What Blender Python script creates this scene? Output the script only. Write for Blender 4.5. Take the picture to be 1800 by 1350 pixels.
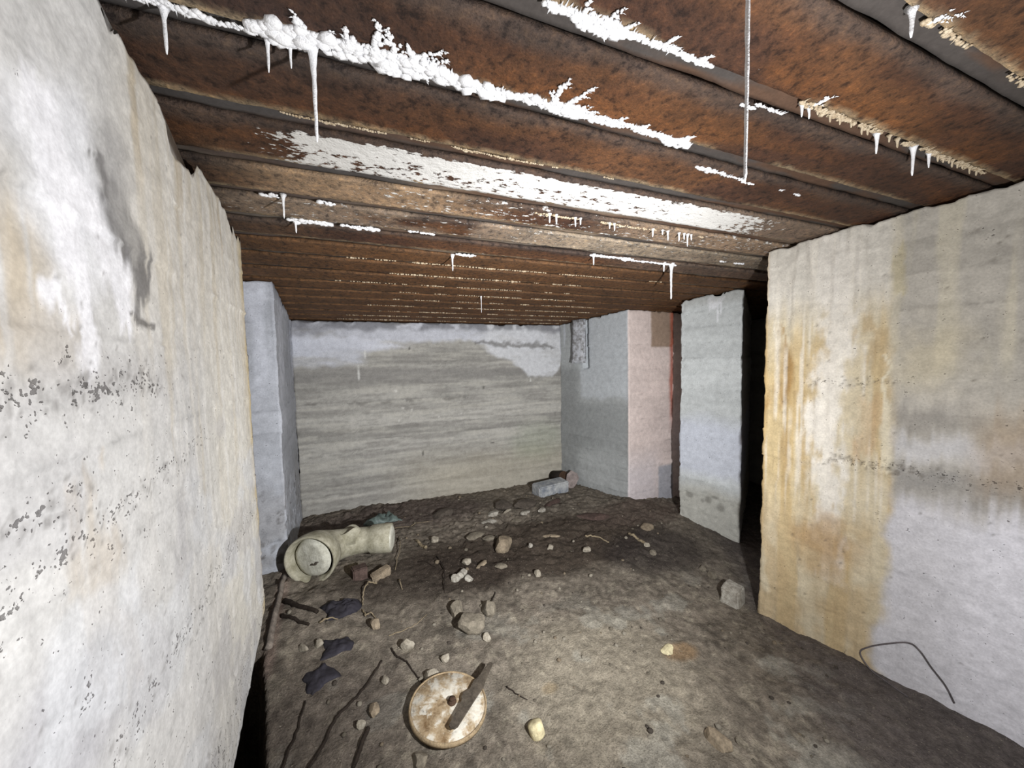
import bpy, bmesh, math, random
import numpy as np
from mathutils import Vector, Matrix

# ------------------------------------------------------------------ camera, light, exposure
SC = bpy.context.scene
COL = SC.collection
for o in list(bpy.data.objects):
    bpy.data.objects.remove(o)
cam = bpy.data.cameras.new('camera')
cam.sensor_width = 36.0
cam.lens = 12.6
cam.clip_start = 0.01
camo = bpy.data.objects.new('camera', cam)
COL.objects.link(camo)
_r = Vector((0.93043627, -0.36585197, -0.02099234))
_d = Vector((-0.04160957, -0.04855975, -0.9979532))
_f = Vector((0.36408376, 0.92940534, -0.0604047))
camo.matrix_world = Matrix(((_r.x, -_d.x, -_f.x, 0.0), (_r.y, -_d.y, -_f.y, 0.0), (_r.z, -_d.z, -_f.z, 1.65), (0, 0, 0, 1)))
SC.camera = camo

world = bpy.data.worlds.new('world')
SC.world = world
world.use_nodes = True
world.node_tree.nodes['Background'].inputs[0].default_value = (0.6, 0.75, 1.0, 1)
world.node_tree.nodes['Background'].inputs[1].default_value = 0.0

def lamp(kind, name, loc, aim, energy, color):
    l = bpy.data.lights.new(name, kind)
    l.energy = energy
    l.color = color
    o = bpy.data.objects.new(name, l)
    COL.objects.link(o)
    o.location = loc
    o.rotation_euler = Vector(aim).to_track_quat('-Z', 'Y').to_euler()
    return o, l
# the hand lamp carried to the right of the camera: a wide flood and its forward beam
LP = (0.84, 0.15, 1.33)
LC = (0.985, 0.99, 1.0)
_o, l = lamp('POINT', 'hand_lamp_bulb', LP, (0, 1, 0), 76.0, LC)
l.shadow_soft_size = 0.03
_o, l = lamp('AREA', 'hand_lamp_flood', LP, (-0.05, 0.9, 0.10), 14.0, LC)
l.shape = 'DISK'; l.size = 0.06
_o, l = lamp('SPOT', 'hand_lamp_beam', LP, (0.08, 0.98, -0.03), 330.0, LC)
l.spot_size = math.radians(115); l.spot_blend = 1.0; l.shadow_soft_size = 0.03

SC.view_settings.view_transform = 'Standard'
SC.view_settings.look = 'None'
SC.view_settings.exposure = 0.0
SC.view_settings.gamma = 1.0
SC.view_settings.use_curve_mapping = False

# ------------------------------------------------------------------ helpers
rnd = random.Random(7)

def S(r, g, b):
    def f(c):
        c /= 255.0
        return c / 12.92 if c <= 0.04045 else ((c + 0.055) / 1.055) ** 2.4
    return np.array([f(r), f(g), f(b)])

def vn(x, y, seed=0):
    x = np.asarray(x, float); y = np.asarray(y, float)
    xi = np.floor(x).astype(np.int64); yi = np.floor(y).astype(np.int64)
    fx = x - xi; fy = y - yi
    fx = fx * fx * fx * (fx * (fx * 6 - 15) + 10); fy = fy * fy * fy * (fy * (fy * 6 - 15) + 10)
    def h(a, b):
        k = (a * 374761393 + b * 668265263 + seed * 974634777) & 0xffffffff
        k = ((k ^ (k >> 13)) * 1274126177) & 0xffffffff
        k = k ^ (k >> 16)
        k = (k * 2246822519) & 0xffffffff
        return ((k ^ (k >> 15)) & 0xffffff) / float(0xffffff)
    a = h(xi, yi) * (1 - fx) + h(xi + 1, yi) * fx
    b = h(xi, yi + 1) * (1 - fx) + h(xi + 1, yi + 1) * fx
    return a * (1 - fy) + b * fy

def fbm(x, y, seed=0, o=4):
    s = 0.0; a = 0.5; t = 0.0
    for i in range(o):
        s = s + a * vn(np.asarray(x) * 2 ** i + 17.3 * i, np.asarray(y) * 2 ** i - 9.1 * i, seed + i * 13)
        t += a; a *= 0.5
    return s / t

def ss(a, b, x):
    t = np.clip((x - a) / (b - a), 0, 1)
    return t * t * (3 - 2 * t)

def mixc(c, col, m):
    return c * (1 - m[..., None]) + np.asarray(col) * m[..., None]

SLOPE = -0.0706
def zc(y):
    return 2.43 + SLOPE * y

# ground heights: smooth surface through points taken along the wall feet
FP = np.array([(-.74,4.18,.10),(.8,4.18,.07),(2.35,4.18,.05),(2.64,3.2,.08),(3.3,3.2,-.02),(2.9,2.74,.03),(3.11,2.245,-.05),(2.35,1.55,-.05),(2.6,.57,-.08),(-.6,2.84,.24),(-.5,2.2,.22),(-.4,1.2,.12),(0.1,1.0,.10),(1.0,1.0,.03),(1,2.4,.07),(0.2,2.2,.13),(1.6,1.8,.0),(0,-1,.05),(2.5,-1,-.1),(1.8,3.4,.08),(.3,3.3,.12),(3.6,3.0,-.04),(-1.5,2.5,.2)])
_n = len(FP)
_A = np.zeros((_n + 3, _n + 3))
_A[:_n, :_n] = -np.hypot(FP[:, None, 0] - FP[None, :, 0], FP[:, None, 1] - FP[None, :, 1]) - np.eye(_n) * .15
_A[:_n, _n] = 1; _A[:_n, _n + 1:] = FP[:, :2]; _A[_n:, :_n] = _A[:_n, _n:].T
_C = np.linalg.solve(_A, np.r_[FP[:, 2], 0, 0, 0])
def lipx(y):
    return np.interp(y, [-1.5, 0.9, 1.40, 1.53, 1.754, 1.96, 2.1], [-.40, -.385, -.405, -.43, -.482, -.53, -.56])
def ground(x, y):
    x = np.asarray(x, float); y = np.asarray(y, float)
    z = _C[_n] + _C[_n + 1] * x + _C[_n + 2] * y
    for i in range(_n):
        z = z - _C[i] * np.hypot(x - FP[i, 0], y - FP[i, 1])
    lump = fbm(x * 2.2, y * 2.2, 5, 3) - .5
    rub = ss(.35, .7, fbm(x * 1.3 + 3, y * 1.3, 9, 2))
    mid = fbm(x * 11, y * 11, 21, 3) - .5
    fin = fbm(x * 42, y * 42, 31, 2) - .5
    back = ss(2.0, 2.9, y)
    z = z + .05 * lump + (.022 + .045 * back * rub) * mid + (.009 + .012 * back) * fin
    # washed-out trench along the undercut left wall
    e = lipx(y) + .025 * (fbm(y * 6, x * 0 + 2.2, 77, 3) - .5)
    t = ss(0.0, -0.07, x - e) * ss(2.13, 2.03, y + .05 * (fbm(x * 9, y * 9, 3, 2) - .5)) * ss(-1.32, -1.2, x)
    z = z - t * (z + .42)
    return z
def gz(x, y):
    return float(ground(np.array([x]), np.array([y]))[0])

# ------------------------------------------------------------------ mesh helpers
def mesh_np(name, verts, faces, mat, parent=None, smooth=True, col=None, extra=None):
    me = bpy.data.meshes.new(name)
    me.from_pydata([tuple(v) for v in verts] if not isinstance(verts, np.ndarray) else verts.tolist(), [], faces if isinstance(faces, list) else faces.tolist())
    if col is not None:
        a = me.color_attributes.new('Col', 'FLOAT_COLOR', 'POINT')
        c = np.ones((len(verts), 4), np.float32); c[:, :3] = col
        a.data.foreach_set('color', c.ravel())
    if extra is not None:
        a = me.attributes.new('deposit', 'FLOAT', 'POINT')
        a.data.foreach_set('value', np.asarray(extra, np.float32))
    if smooth:
        me.polygons.foreach_set('use_smooth', np.ones(len(me.polygons), bool))
    me.materials.append(mat)
    me.update()
    o = bpy.data.objects.new(name, me)
    COL.objects.link(o)
    if parent: o.parent = parent
    return o

def tag(o, label=None, cat=None, group=None, kind=None):
    if label: o['label'] = label
    if cat: o['category'] = cat
    if group: o['group'] = group
    if kind: o['kind'] = kind
    return o

# ------------------------------------------------------------------ materials
def nodes(m):
    m.use_nodes = True
    nt = m.node_tree
    return nt, nt.nodes, nt.links, nt.nodes['Principled BSDF']

def noise(nt, scale, detail=4, rough=.6, vec=None, sx=None):
    n = nt.nodes.new('ShaderNodeTexNoise')
    n.inputs['Scale'].default_value = scale; n.inputs['Detail'].default_value = detail
    n.inputs['Roughness'].default_value = rough
    tc = nt.nodes.new('ShaderNodeTexCoord')
    src = tc.outputs['Object']
    if sx:
        mp = nt.nodes.new('ShaderNodeMapping'); mp.inputs['Scale'].default_value = sx
        nt.links.new(src, mp.inputs['Vector']); src = mp.outputs['Vector']
    nt.links.new(src, n.inputs['Vector'])
    return n.outputs['Fac']

def ramp(nt, fac, stops):
    r = nt.nodes.new('ShaderNodeValToRGB')
    el = r.color_ramp.elements
    while len(el) < len(stops): el.new(0.5)
    for e, (p, c) in zip(el, stops):
        e.position = p; e.color = (c[0], c[1], c[2], 1) if not np.isscalar(c) else (c, c, c, 1)
    nt.links.new(fac, r.inputs['Fac'])
    return r.outputs['Color']

def mixn(nt, mode, fac, a, b):
    n = nt.nodes.new('ShaderNodeMix'); n.data_type = 'RGBA'; n.blend_type = mode
    for sock, v in ((n.inputs[0], fac), (n.inputs[6], a), (n.inputs[7], b)):
        if isinstance(v, (int, float)): sock.default_value = v
        elif isinstance(v, (tuple, list, np.ndarray)): sock.default_value = (v[0], v[1], v[2], 1)
        else: nt.links.new(v, sock)
    return n.outputs[2]

def mathn(nt, op, a, b=0.0):
    n = nt.nodes.new('ShaderNodeMath'); n.operation = op; n.use_clamp = False
    for sock, v in ((n.inputs[0], a), (n.inputs[1], b)):
        if isinstance(v, (int, float)): sock.default_value = v
        else: nt.links.new(v, sock)
    return n.outputs[0]

def bump(nt, bsdf, parts):
    prev = None
    for h, dist, st in parts:
        b = nt.nodes.new('ShaderNodeBump')
        b.inputs['Distance'].default_value = dist; b.inputs['Strength'].default_value = st
        nt.links.new(h, b.inputs['Height'])
        if prev is not None: nt.links.new(prev, b.inputs['Normal'])
        prev = b.outputs['Normal']
    nt.links.new(prev, bsdf.inputs['Normal'])

def attr(nt, name):
    a = nt.nodes.new('ShaderNodeAttribute'); a.attribute_name = name
    return a

def concrete_mat(name, contrast=.12):
    m = bpy.data.materials.new(name)
    nt, N, L, b = nodes(m)
    c = attr(nt, 'Col').outputs['Color']
    n1 = noise(nt, 24, 5, .6); n2 = noise(nt, 110, 3, .55); n3 = noise(nt, 9, 5, .6); n4 = noise(nt, 48, 3, .5)
    c = mixn(nt, 'MULTIPLY', 1.0, c, ramp(nt, n1, [(.3, 1 - contrast), (.7, 1 + contrast)]))
    c = mixn(nt, 'MULTIPLY', 1.0, c, ramp(nt, n2, [(.3, 1 - contrast * .8), (.7, 1 + contrast * .8)]))
    # sparse blow holes, denser where the wall says the concrete is honeycombed
    d = attr(nt, 'deposit').outputs['Fac']
    v = N.new('ShaderNodeTexVoronoi'); v.inputs['Scale'].default_value = 120
    tc = N.new('ShaderNodeTexCoord'); mp = N.new('ShaderNodeMapping'); mp.inputs['Scale'].default_value = (1.0, .8, 1.0)
    L.new(tc.outputs['Object'], mp.inputs['Vector']); wn = N.new('ShaderNodeTexNoise'); wn.inputs['Scale'].default_value = 95; wn.inputs['Detail'].default_value = 3
    L.new(mp.outputs['Vector'], wn.inputs['Vector'])
    wm = N.new('ShaderNodeVectorMath'); wm.operation = 'MULTIPLY_ADD'; wm.inputs[1].default_value = (.022, .022, .014)
    L.new(wn.outputs['Color'], wm.inputs[0]); L.new(mp.outputs['Vector'], wm.inputs[2]); L.new(wm.outputs['Vector'], v.inputs['Vector'])
    lim = mathn(nt, 'MULTIPLY', mathn(nt, 'SUBTRACT', mathn(nt, 'ADD', mathn(nt, 'MULTIPLY', d, .50), n4), .62), 1.9)
    pit = mathn(nt, 'SUBTRACT', lim, v.outputs['Distance'])
    pf = N.new('ShaderNodeMath'); pf.operation = 'MULTIPLY'; pf.use_clamp = True
    L.new(pit, pf.inputs[0]); pf.inputs[1].default_value = 9.0
    c = mixn(nt, 'MULTIPLY', mathn(nt, 'MULTIPLY', pf.outputs[0], .8), c, (.2, .19, .19))
    L.new(c, b.inputs['Base Color'])
    b.inputs['Roughness'].default_value = .93
    b.inputs['Specular IOR Level'].default_value = .2
    bump(nt, b, [(n3, .012, .3), (n1, .004, .35), (n2, .0015, .35), (mathn(nt, 'SUBTRACT', 1.0, pf.outputs[0]), .006, .7)])
    return m
MAT_CONC = concrete_mat('weathered_concrete')

def plain(name, col, rough=.85, scale=30, contrast=.35, bd=.004, metallic=0.0, alt=None):
    m = bpy.data.materials.new(name)
    nt, N, L, b = nodes(m)
    n1 = noise(nt, scale, 5, .65); n2 = noise(nt, scale * 5, 3, .6)
    alt = col * .55 if alt is None else alt
    c = ramp(nt, n1, [(.35, alt), (.62, col)])
    c = mixn(nt, 'MULTIPLY', 1.0, c, ramp(nt, n2, [(.3, 1 - contrast), (.7, 1 + contrast)]))
    L.new(c, b.inputs['Base Color'])
    b.inputs['Roughness'].default_value = rough
    b.inputs['Metallic'].default_value = metallic
    b.inputs['Specular IOR Level'].default_value = .25
    bump(nt, b, [(n1, bd * 2, .6), (n2, bd, .6)])
    return m

def earth_mat():
    m = bpy.data.materials.new('dirt_floor')
    nt, N, L, b = nodes(m)
    c = attr(nt, 'Col').outputs['Color']
    n1 = noise(nt, 22, 6, .7); n2 = noise(nt, 120, 4, .65); n3 = noise(nt, 60, 3, .5)
    c = mixn(nt, 'MULTIPLY', 1.0, c, ramp(nt, n1, [(.3, .62), (.7, 1.35)]))
    c = mixn(nt, 'MULTIPLY', 1.0, c, ramp(nt, n2, [(.3, .7), (.72, 1.3)]))
    v = N.new('ShaderNodeTexVoronoi'); v.inputs['Scale'].default_value = 75
    tc = N.new('ShaderNodeTexCoord'); L.new(tc.outputs['Object'], v.inputs['Vector'])
    g = mixn(nt, 'MULTIPLY', 1.0, ramp(nt, v.outputs['Distance'], [(.16, 1.0), (.24, 0.0)]), ramp(nt, n3, [(.50, 0.0), (.58, 1.0)]))
    gf = N.new('ShaderNodeRGBToBW'); L.new(g, gf.inputs[0])
    c = mixn(nt, 'MIX', mathn(nt, 'MULTIPLY', gf.outputs[0], .75), c, S(156, 148, 134))
    L.new(c, b.inputs['Base Color'])
    b.inputs['Roughness'].default_value = .95
    b.inputs['Specular IOR Level'].default_value = .15
    bump(nt, b, [(n1, .03, .6), (gf.outputs[0], .006, .5), (n2, .008, .7)])
    return m
MAT_EARTH = earth_mat()

def rust_mat():
    m = bpy.data.materials.new('rusted_steel')
    nt, N, L, b = nodes(m)
    c = attr(nt, 'Col').outputs['Color']
    n0 = noise(nt, 6, 5, .6); n1 = noise(nt, 38, 6, .7); n2 = noise(nt, 150, 4, .65)
    c = mixn(nt, 'MULTIPLY', 1.0, c, ramp(nt, n0, [(.3, .62), (.7, 1.12)]))
    c = mixn(nt, 'MULTIPLY', 1.0, c, ramp(nt, n1, [(.36, (.35, .34, .36)), (.47, (.9, .9, .9)), (.56, (1.05, 1.0, .95)), (.68, (1.5, 1.4, 1.2))]))
    c = mixn(nt, 'MULTIPLY', 1.0, c, ramp(nt, n2, [(.3, .72), (.7, 1.25)]))
    # white lime deposit where the attribute says so, broken up by flaking
    d = attr(nt, 'deposit').outputs['Fac']
    ns = noise(nt, 46, 4, .62, sx=(.6, 1.2, 1))
    k = mathn(nt, 'ADD', d, mathn(nt, 'MULTIPLY', mathn(nt, 'SUBTRACT', ns, .5), -1.9))
    kk = ramp(nt, k, [(.46, 0.0), (.56, 1.0)])
    kf = N.new('ShaderNodeRGBToBW'); L.new(kk, kf.inputs[0])
    c = mixn(nt, 'MIX', kf.outputs[0], c, S(226, 224, 220))
    L.new(c, b.inputs['Base Color'])
    b.inputs['Roughness'].default_value = .8
    b.inputs['Specular IOR Level'].default_value = .3
    bump(nt, b, [(n0, .01, .3), (n1, .012, .75), (kf.outputs[0], .004, .6), (n2, .003, .7)])
    return m
MAT_RUST = rust_mat()
MAT_LIME = plain('white_lime_crust', S(246, 246, 248), .7, 60, .08, .003, alt=S(232, 233, 236))
MAT_LIME_DIRTY = plain('stained_lime_crust', S(205, 190, 165), .8, 60, .2, .003, alt=S(165, 145, 118))

# ------------------------------------------------------------------ walls
def board(z, s, h, seed):
    zz = z + .012 * (fbm(s * 1.1, z * .6, seed + 3, 2) - .5)
    k = np.floor(zz / h); f = zz / h - k
    return k, f

def wall(name, path, fine, zb, zt, paint, disp, rz, label, pits=None):
    n = len(path)
    cx = []; cy = []; nx = []; ny = []; us = []; sg = []
    P = [np.array(p, float) for p in path]
    nr = []
    for i in range(n):
        d = P[(i + 1) % n] - P[i]; d = d / np.linalg.norm(d); nr.append(np.array([d[1], -d[0]]))
    for i in range(n):
        a, b_ = P[i], P[(i + 1) % n]
        ln = np.linalg.norm(b_ - a); m = max(1, int(math.ceil(ln / (fine[i] or .5))))
        for k in range(m):
            q = a + (b_ - a) * k / m
            nn = nr[i] if k else (nr[i] + nr[i - 1]) / max(.6, np.linalg.norm(nr[i] + nr[i - 1]))
            cx.append(q[0]); cy.append(q[1]); nx.append(nn[0]); ny.append(nn[1]); us.append(ln * k / m); sg.append(i)
    cx, cy, nx, ny, us, sg = map(np.array, (cx, cy, nx, ny, us, sg))
    c = len(cx)
    z1 = zt(cx, cy); z0 = zb(cx, cy)
    rows = max(2, int(round((z1.max() - z0.min()) / rz)))
    v = np.linspace(0, 1, rows + 1)
    Z = z0[:, None] + (z1 - z0)[:, None] * v[None, :]
    U = np.repeat(us[:, None], rows + 1, 1); G = np.repeat(sg[:, None], rows + 1, 1)
    D = disp(U, Z, G)
    fm = np.array([1.0 if f else 0.0 for f in fine])[sg]
    fm = np.maximum(fm, np.roll(fm, 1) * (us == 0))
    D = D * fm[:, None]
    X = cx[:, None] + nx[:, None] * D; Y = cy[:, None] + ny[:, None] * D
    V = np.stack([X, Y, Z], -1).reshape(-1, 3)
    colr = paint(U, Z, G).reshape(-1, 3)
    i = np.arange(c)[:, None]; j = np.arange(rows)[None, :]
    i2 = (i + 1) % c; R = rows + 1
    F = np.stack([i * R + j, i2 * R + j, i2 * R + j + 1, i * R + j + 1], -1).reshape(-1, 4).tolist()
    F.append([k * R + rows for k in range(c)])
    F.append([k * R for k in range(c - 1, -1, -1)])
    pt = pits(U, Z, G).ravel() if pits else np.full(c * R, .18)
    o = mesh_np(name, V, F, MAT_CONC, None, True, np.clip(colr, .005, .9), pt)
    return tag(o, label, 'wall', kind='structure')

def base_disp(u, z, seed, h=.155, amp=1.0):
    k, f = board(z, u, h, seed)
    off = (vn(k * 3.7 + .5, k * 0 + seed, seed) - .5) * .009
    lip = np.exp(-((np.minimum(f, 1 - f)) / .045) ** 2) * (fbm(u * 14, k * 7.3, seed + 8, 3) - .42) * .018
    return amp * (off + lip + .022 * (fbm(u * 1.4, z * 1.4, seed, 3) - .5) + .010 * (fbm(u * 9, z * 14, seed + 1, 3) - .5) + .005 * (fbm(u * 40, z * 50, seed + 2, 2) - .5))

def bands(u, z, seed, c, h=.155, amt=.16):
    k, f = board(z, u, h, seed)
    b = (vn(k * 5.1 + .5, k * 0 + 3, seed + 5) - .5) * 2
    w = fbm(u * 1.2, z * 16, seed + 6, 4) - .5
    g = 1 + amt * b * .7 + amt * 2.0 * w + .25 * (fbm(u * 2.5, z * 3, seed + 7, 4) - .5)
    seam = np.exp(-((np.minimum(f, 1 - f)) / .03) ** 2) * ss(.45, .65, fbm(u * 6, k * 3.3, seed + 9, 3))
    return c * (g - .22 * seam)[..., None]

def streak(u, z, seed, fu=14, fz=.9):
    return fbm(u * fu + .35 * fbm(u * 3, z * 3, seed + 2, 2), z * fz, seed, 4)

def spots(u, z, pts):
    m = np.zeros_like(u)
    for (pu, pz, ru, rz_) in pts:
        a = (np.abs(u - pu) < ru * 3) & (np.abs(z - pz) < rz_ * 3)
        if a.any():
            q = np.hypot((u[a] - pu) / ru, (z[a] - pz) / rz_)
            m[a] = np.maximum(m[a], ss(1.25, .6, q))
    return m

def seg(u, z, pts, seed=0, jag=.02, drip=0.0, soft=.25):
    """soft mask along a polyline of (u, z, half width); drip adds downward runs to its edges"""
    jx = u + jag * (fbm(u * 22, z * 12, seed, 4) - .5) * 2 + jag * .7 * (fbm(u * 70, z * 9, seed + 6, 3) - .5) * 2
    jz = z + jag * (fbm(u * 18 + 7, z * 14, seed + 4, 4) - .5) * 2 + drip * (fbm(u * 60, z * 1.2, seed + 8, 3) - .35) * 2
    m = np.zeros_like(u)
    for (a, b_) in zip(pts[:-1], pts[1:]):
        dx, dz = b_[0] - a[0], b_[1] - a[1]
        t = np.clip(((jx - a[0]) * dx + (jz - a[1]) * dz) / (dx * dx + dz * dz + 1e-9), 0, 1)
        r = a[2] + (b_[2] - a[2]) * t
        m = np.maximum(m, ss(1 + soft, 1 - soft, np.hypot(jx - a[0] - t * dx, jz - a[1] - t * dz) / r))
    return m

def ellipse(u, z, cu, cz, ru, rz_, seed, jag=.35, soft=.3):
    q = np.hypot((u - cu) / ru, (z - cz) / rz_) + jag * 2 * (fbm(u * 6 / max(ru, .12) * .2, z * 6 / max(rz_, .12) * .2, seed, 4) - .5)
    return ss(1 + soft, 1 - soft, q)

def top_of(seed, chip=.03, base=.006):
    def f(x, y):
        s = x * .9 - y
        return zc(y) - base - chip * ss(.5, .8, fbm(s * 7, s * 0 + .5, seed, 4)) - .012 * fbm(s * 30, s * 0, seed + 1, 2)
    return f
def below(x, y):
    return ground(x, y) * 0 - .5

# --- left wall (undercut, hanging over the trench)
_lr = random.Random(3)
LPITS = []
for _ in range(75):
    LPITS.append((_lr.uniform(-.15, .32), 1.622 + _lr.gauss(0, .022), _lr.uniform(.003, .009), _lr.uniform(.003, .010)))
for _ in range(26):
    LPITS.append((_lr.uniform(-.18, .05), 1.455 + _lr.gauss(0, .02), _lr.uniform(.004, .011), _lr.uniform(.003, .007)))
for _ in range(60):
    uu = _lr.uniform(-.1, .65); LPITS.append((uu, 1.385 + .1 * uu + _lr.gauss(0, .02), _lr.uniform(.003, .007), _lr.uniform(.003, .005)))
for _ in range(150):
    LPITS.append((_lr.uniform(-.2, 1.2), _lr.uniform(.5, 2.2), _lr.uniform(.002, .006), _lr.uniform(.002, .007)))
for _ in range(34):
    uu = _lr.uniform(-.1, .6); LPITS.append((uu, .98 + .03 * uu + _lr.gauss(0, .03), _lr.uniform(.005, .013), _lr.uniform(.004, .007)))
for _ in range(22):
    LPITS.append((_lr.uniform(.3, .55), _lr.uniform(.42, .62), _lr.uniform(.007, .016), _lr.uniform(.006, .012)))
def left_u(u, g):
    return np.where(g == 1, u - .208, -5.0)   # metres from the mark used for the stains
def left_disp(u, z, g):
    return base_disp(u, z, 11, .19, .6)
def left_pits(u, z, g):
    u = left_u(u, g)
    d = .20 + .44 * np.exp(-((z - 1.622) / .035) ** 2) * ss(.55, .05, u) + .32 * np.exp(-((z - 1.455) / .03) ** 2) * ss(.15, -.05, u)
    d = d + .28 * np.exp(-((z - 1.385 - .1 * u) / .03) ** 2) * ss(.75, .5, u) + .30 * np.exp(-((z - .98 - .03 * u) / .04) ** 2) + .22 * ss(.62, .5, z)
    return d - .25 * ss(1.7, 1.9, z)
def left_paint(u, z, g):
    u = left_u(u, g)
    c = np.ones(u.shape + (3,)) * S(204, 203, 201)
    c = bands(u, z, 12, c, .19, .05)
    st = streak(u, z, 15, 16, .9); s2 = streak(u, z, 16, 40, 1.4)
    cream = ss(.42, .85, u + .25 * (st - .5)) * ss(.25, .9, z + .3 * st)
    c = mixc(c, S(218, 214, 203), .75 * cream)
    top = ss(1.55, 1.95, z + .5 * (st - .5)) * ss(.12, .3, u)
    c = mixc(c, S(220, 215, 205), .6 * top)
    c = mixc(c, S(202, 193, 175), .5 * ss(.56, .7, st) * ss(.9, 1.5, z) * ss(.15, .4, u))
    c = mixc(c, S(230, 228, 223), .5 * ss(.55, .7, s2) * ss(.2, .5, u))
    c = mixc(c, S(176, 158, 126), .5 * ss(.60, .72, streak(u, z, 19, 11, .5)) * ss(1.95, 2.2, z) * ss(.2, .3, u))
    yl = ss(1.175, 1.25, u + .03 * (st - .5)) * ss(.35, .45, z)
    c = mixc(c, S(196, 176, 130), .75 * yl * (0.4 + .6 * ss(.35, .6, streak(u, z, 23, 5, 2.5))))
    # beige patch and white lime runs
    c = mixc(c, S(190, 175, 150), .7 * ellipse(u, z, -.12, 1.80, .09, .12, 31, .6, .6) * ss(.3, .55, s2))
    c = mixc(c, S(184, 176, 165), .6 * ellipse(u, z, -.02, 1.70, .10, .06, 33, .6, .6))
    c = mixc(c, S(230, 231, 235), .9 * ellipse(u, z, .04, 1.93, .10, .16, 35, .6, .5))
    for a in ([(.0, 2.02, .05), (.03, 1.85, .03), (.06, 1.74, .03), (.045, 1.68, .024)], [(.10, 1.95, .05), (.17, 1.85, .05), (.19, 1.78, .03)], [(-.03, 1.80, .008), (.0, 1.72, .012)]):
        c = mixc(c, S(238, 238, 242), .9 * seg(u, z, a, 37, .02, .04, .4))
    hc = np.exp(-((z - 1.63) / .06) ** 2) * ss(.55, .1, u)
    c = mixc(c, S(178, 176, 175), .6 * hc * ss(.3, .6, fbm(u * 20, z * 24, 41, 3)))
    # dark damp streak
    dk = seg(u, z, [(.12, 2.035, .014), (.165, 1.98, .045), (.225, 1.925, .058), (.265, 1.865, .048), (.255, 1.82, .026), (.238, 1.77, .010)], 43, .026, .03, .35)
    c = mixc(c, S(118, 116, 115), .9 * dk * (.65 + .35 * ss(.35, .6, fbm(u * 16, z * 12, 44, 4))))
    c = mixc(c, S(112, 109, 106), .85 * seg(u, z, [(.205, 1.762, .004), (.25, 1.752, .008), (.315, 1.745, .006)], 42, .010, 0, .5))
    c = mixc(c, S(140, 138, 138), .45 * ellipse(u, z, .19, 2.05, .06, .06, 45, .7, .7))
    # tan patch and grey lower left
    c = mixc(c, S(192, 182, 168), .6 * seg(u, z, [(.02, 1.46, .03), (.04, 1.35, .06), (.05, 1.22, .055), (.11, 1.10, .02)], 47, .06, .04, .7))
    c = mixc(c, S(172, 172, 178), .7 * ellipse(u, z, -.05, 1.12, .16, .14, 49, .6, .6))
    c = mixc(c, S(212, 214, 217), .5 * ss(.5, .62, fbm(u * 4, z * 5, 51, 4)) * ss(1.6, 1.2, z))
    c = mixc(c, S(176, 175, 178), .4 * ss(.55, .66, fbm(u * 5 + 3, z * 4, 52, 4)) * ss(1.7, 1.4, z))
    return mixc(c, S(110, 106, 103), .45 * spots(u, z, LPITS))
def left_top(x, y):
    return zc(y) - .010 - .085 * ss(.50, .72, fbm(y * 6.5, y * 0 + .5, 61, 3)) - .03 * fbm(y * 19, y * 0, 62, 3)
def left_bot(x, y):
    return np.interp(y, [-1.4, 1.0, 1.39, 1.51, 1.67, 1.98, 2.1], [.27, .29, .32, .339, .382, .469, .48]) + .012 * (fbm(y * 14, y * 0, 63, 2) - .5)
wall('wall_left', [(-.55, -1.4), (-.413, .55), (-.535, 2.02), (-1.05, 2.04), (-1.05, -1.4)], [None, .0075, .05, None, None], left_bot, left_top, left_paint, left_disp, .0085, 'near left concrete wall, pale with a dark damp streak', left_pits)

# --- left rear wall
def lr_disp(u, z, g):
    d = base_disp(u, z, 71, .15)
    return d - .012 * ss(.62, .75, fbm(u * 18, z * 18, 73, 3)) * ss(.9, .5, z)
def lr_paint(u, z, g):
    c = np.ones(u.shape + (3,)) * S(172, 175, 182)
    c = bands(u, z, 74, c, .15, .10)
    c = mixc(c, S(205, 208, 218), .6 * ss(.45, .62, streak(u, z, 75, 9, 1.2)) * ss(1.2, 1.8, z))
    c = mixc(c, S(150, 149, 150), .6 * ss(.5, .65, fbm(u * 5, z * 5, 76, 4)) * ss(1.0, .6, z))
    c = mixc(c, S(120, 122, 130), .7 * ss(2.1, 2.2, z + .1 * (fbm(u * 8, z * 4, 78, 3) - .5)) * (g == 0))
    return mixc(c, S(88, 84, 80), .6 * ss(.66, .74, fbm(u * 20, z * 20, 77, 3)) * ss(1.0, .6, z))
wall('wall_left_rear', [(-.591, 2.844), (-.735, 4.19), (-.76, 4.55), (-1.98, 4.55), (-1.98, 2.80)], [.016, None, None, None, .016], below, top_of(79, .03), lr_paint, lr_disp, .014, 'blue-grey left wall end behind the near left wall')

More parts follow.
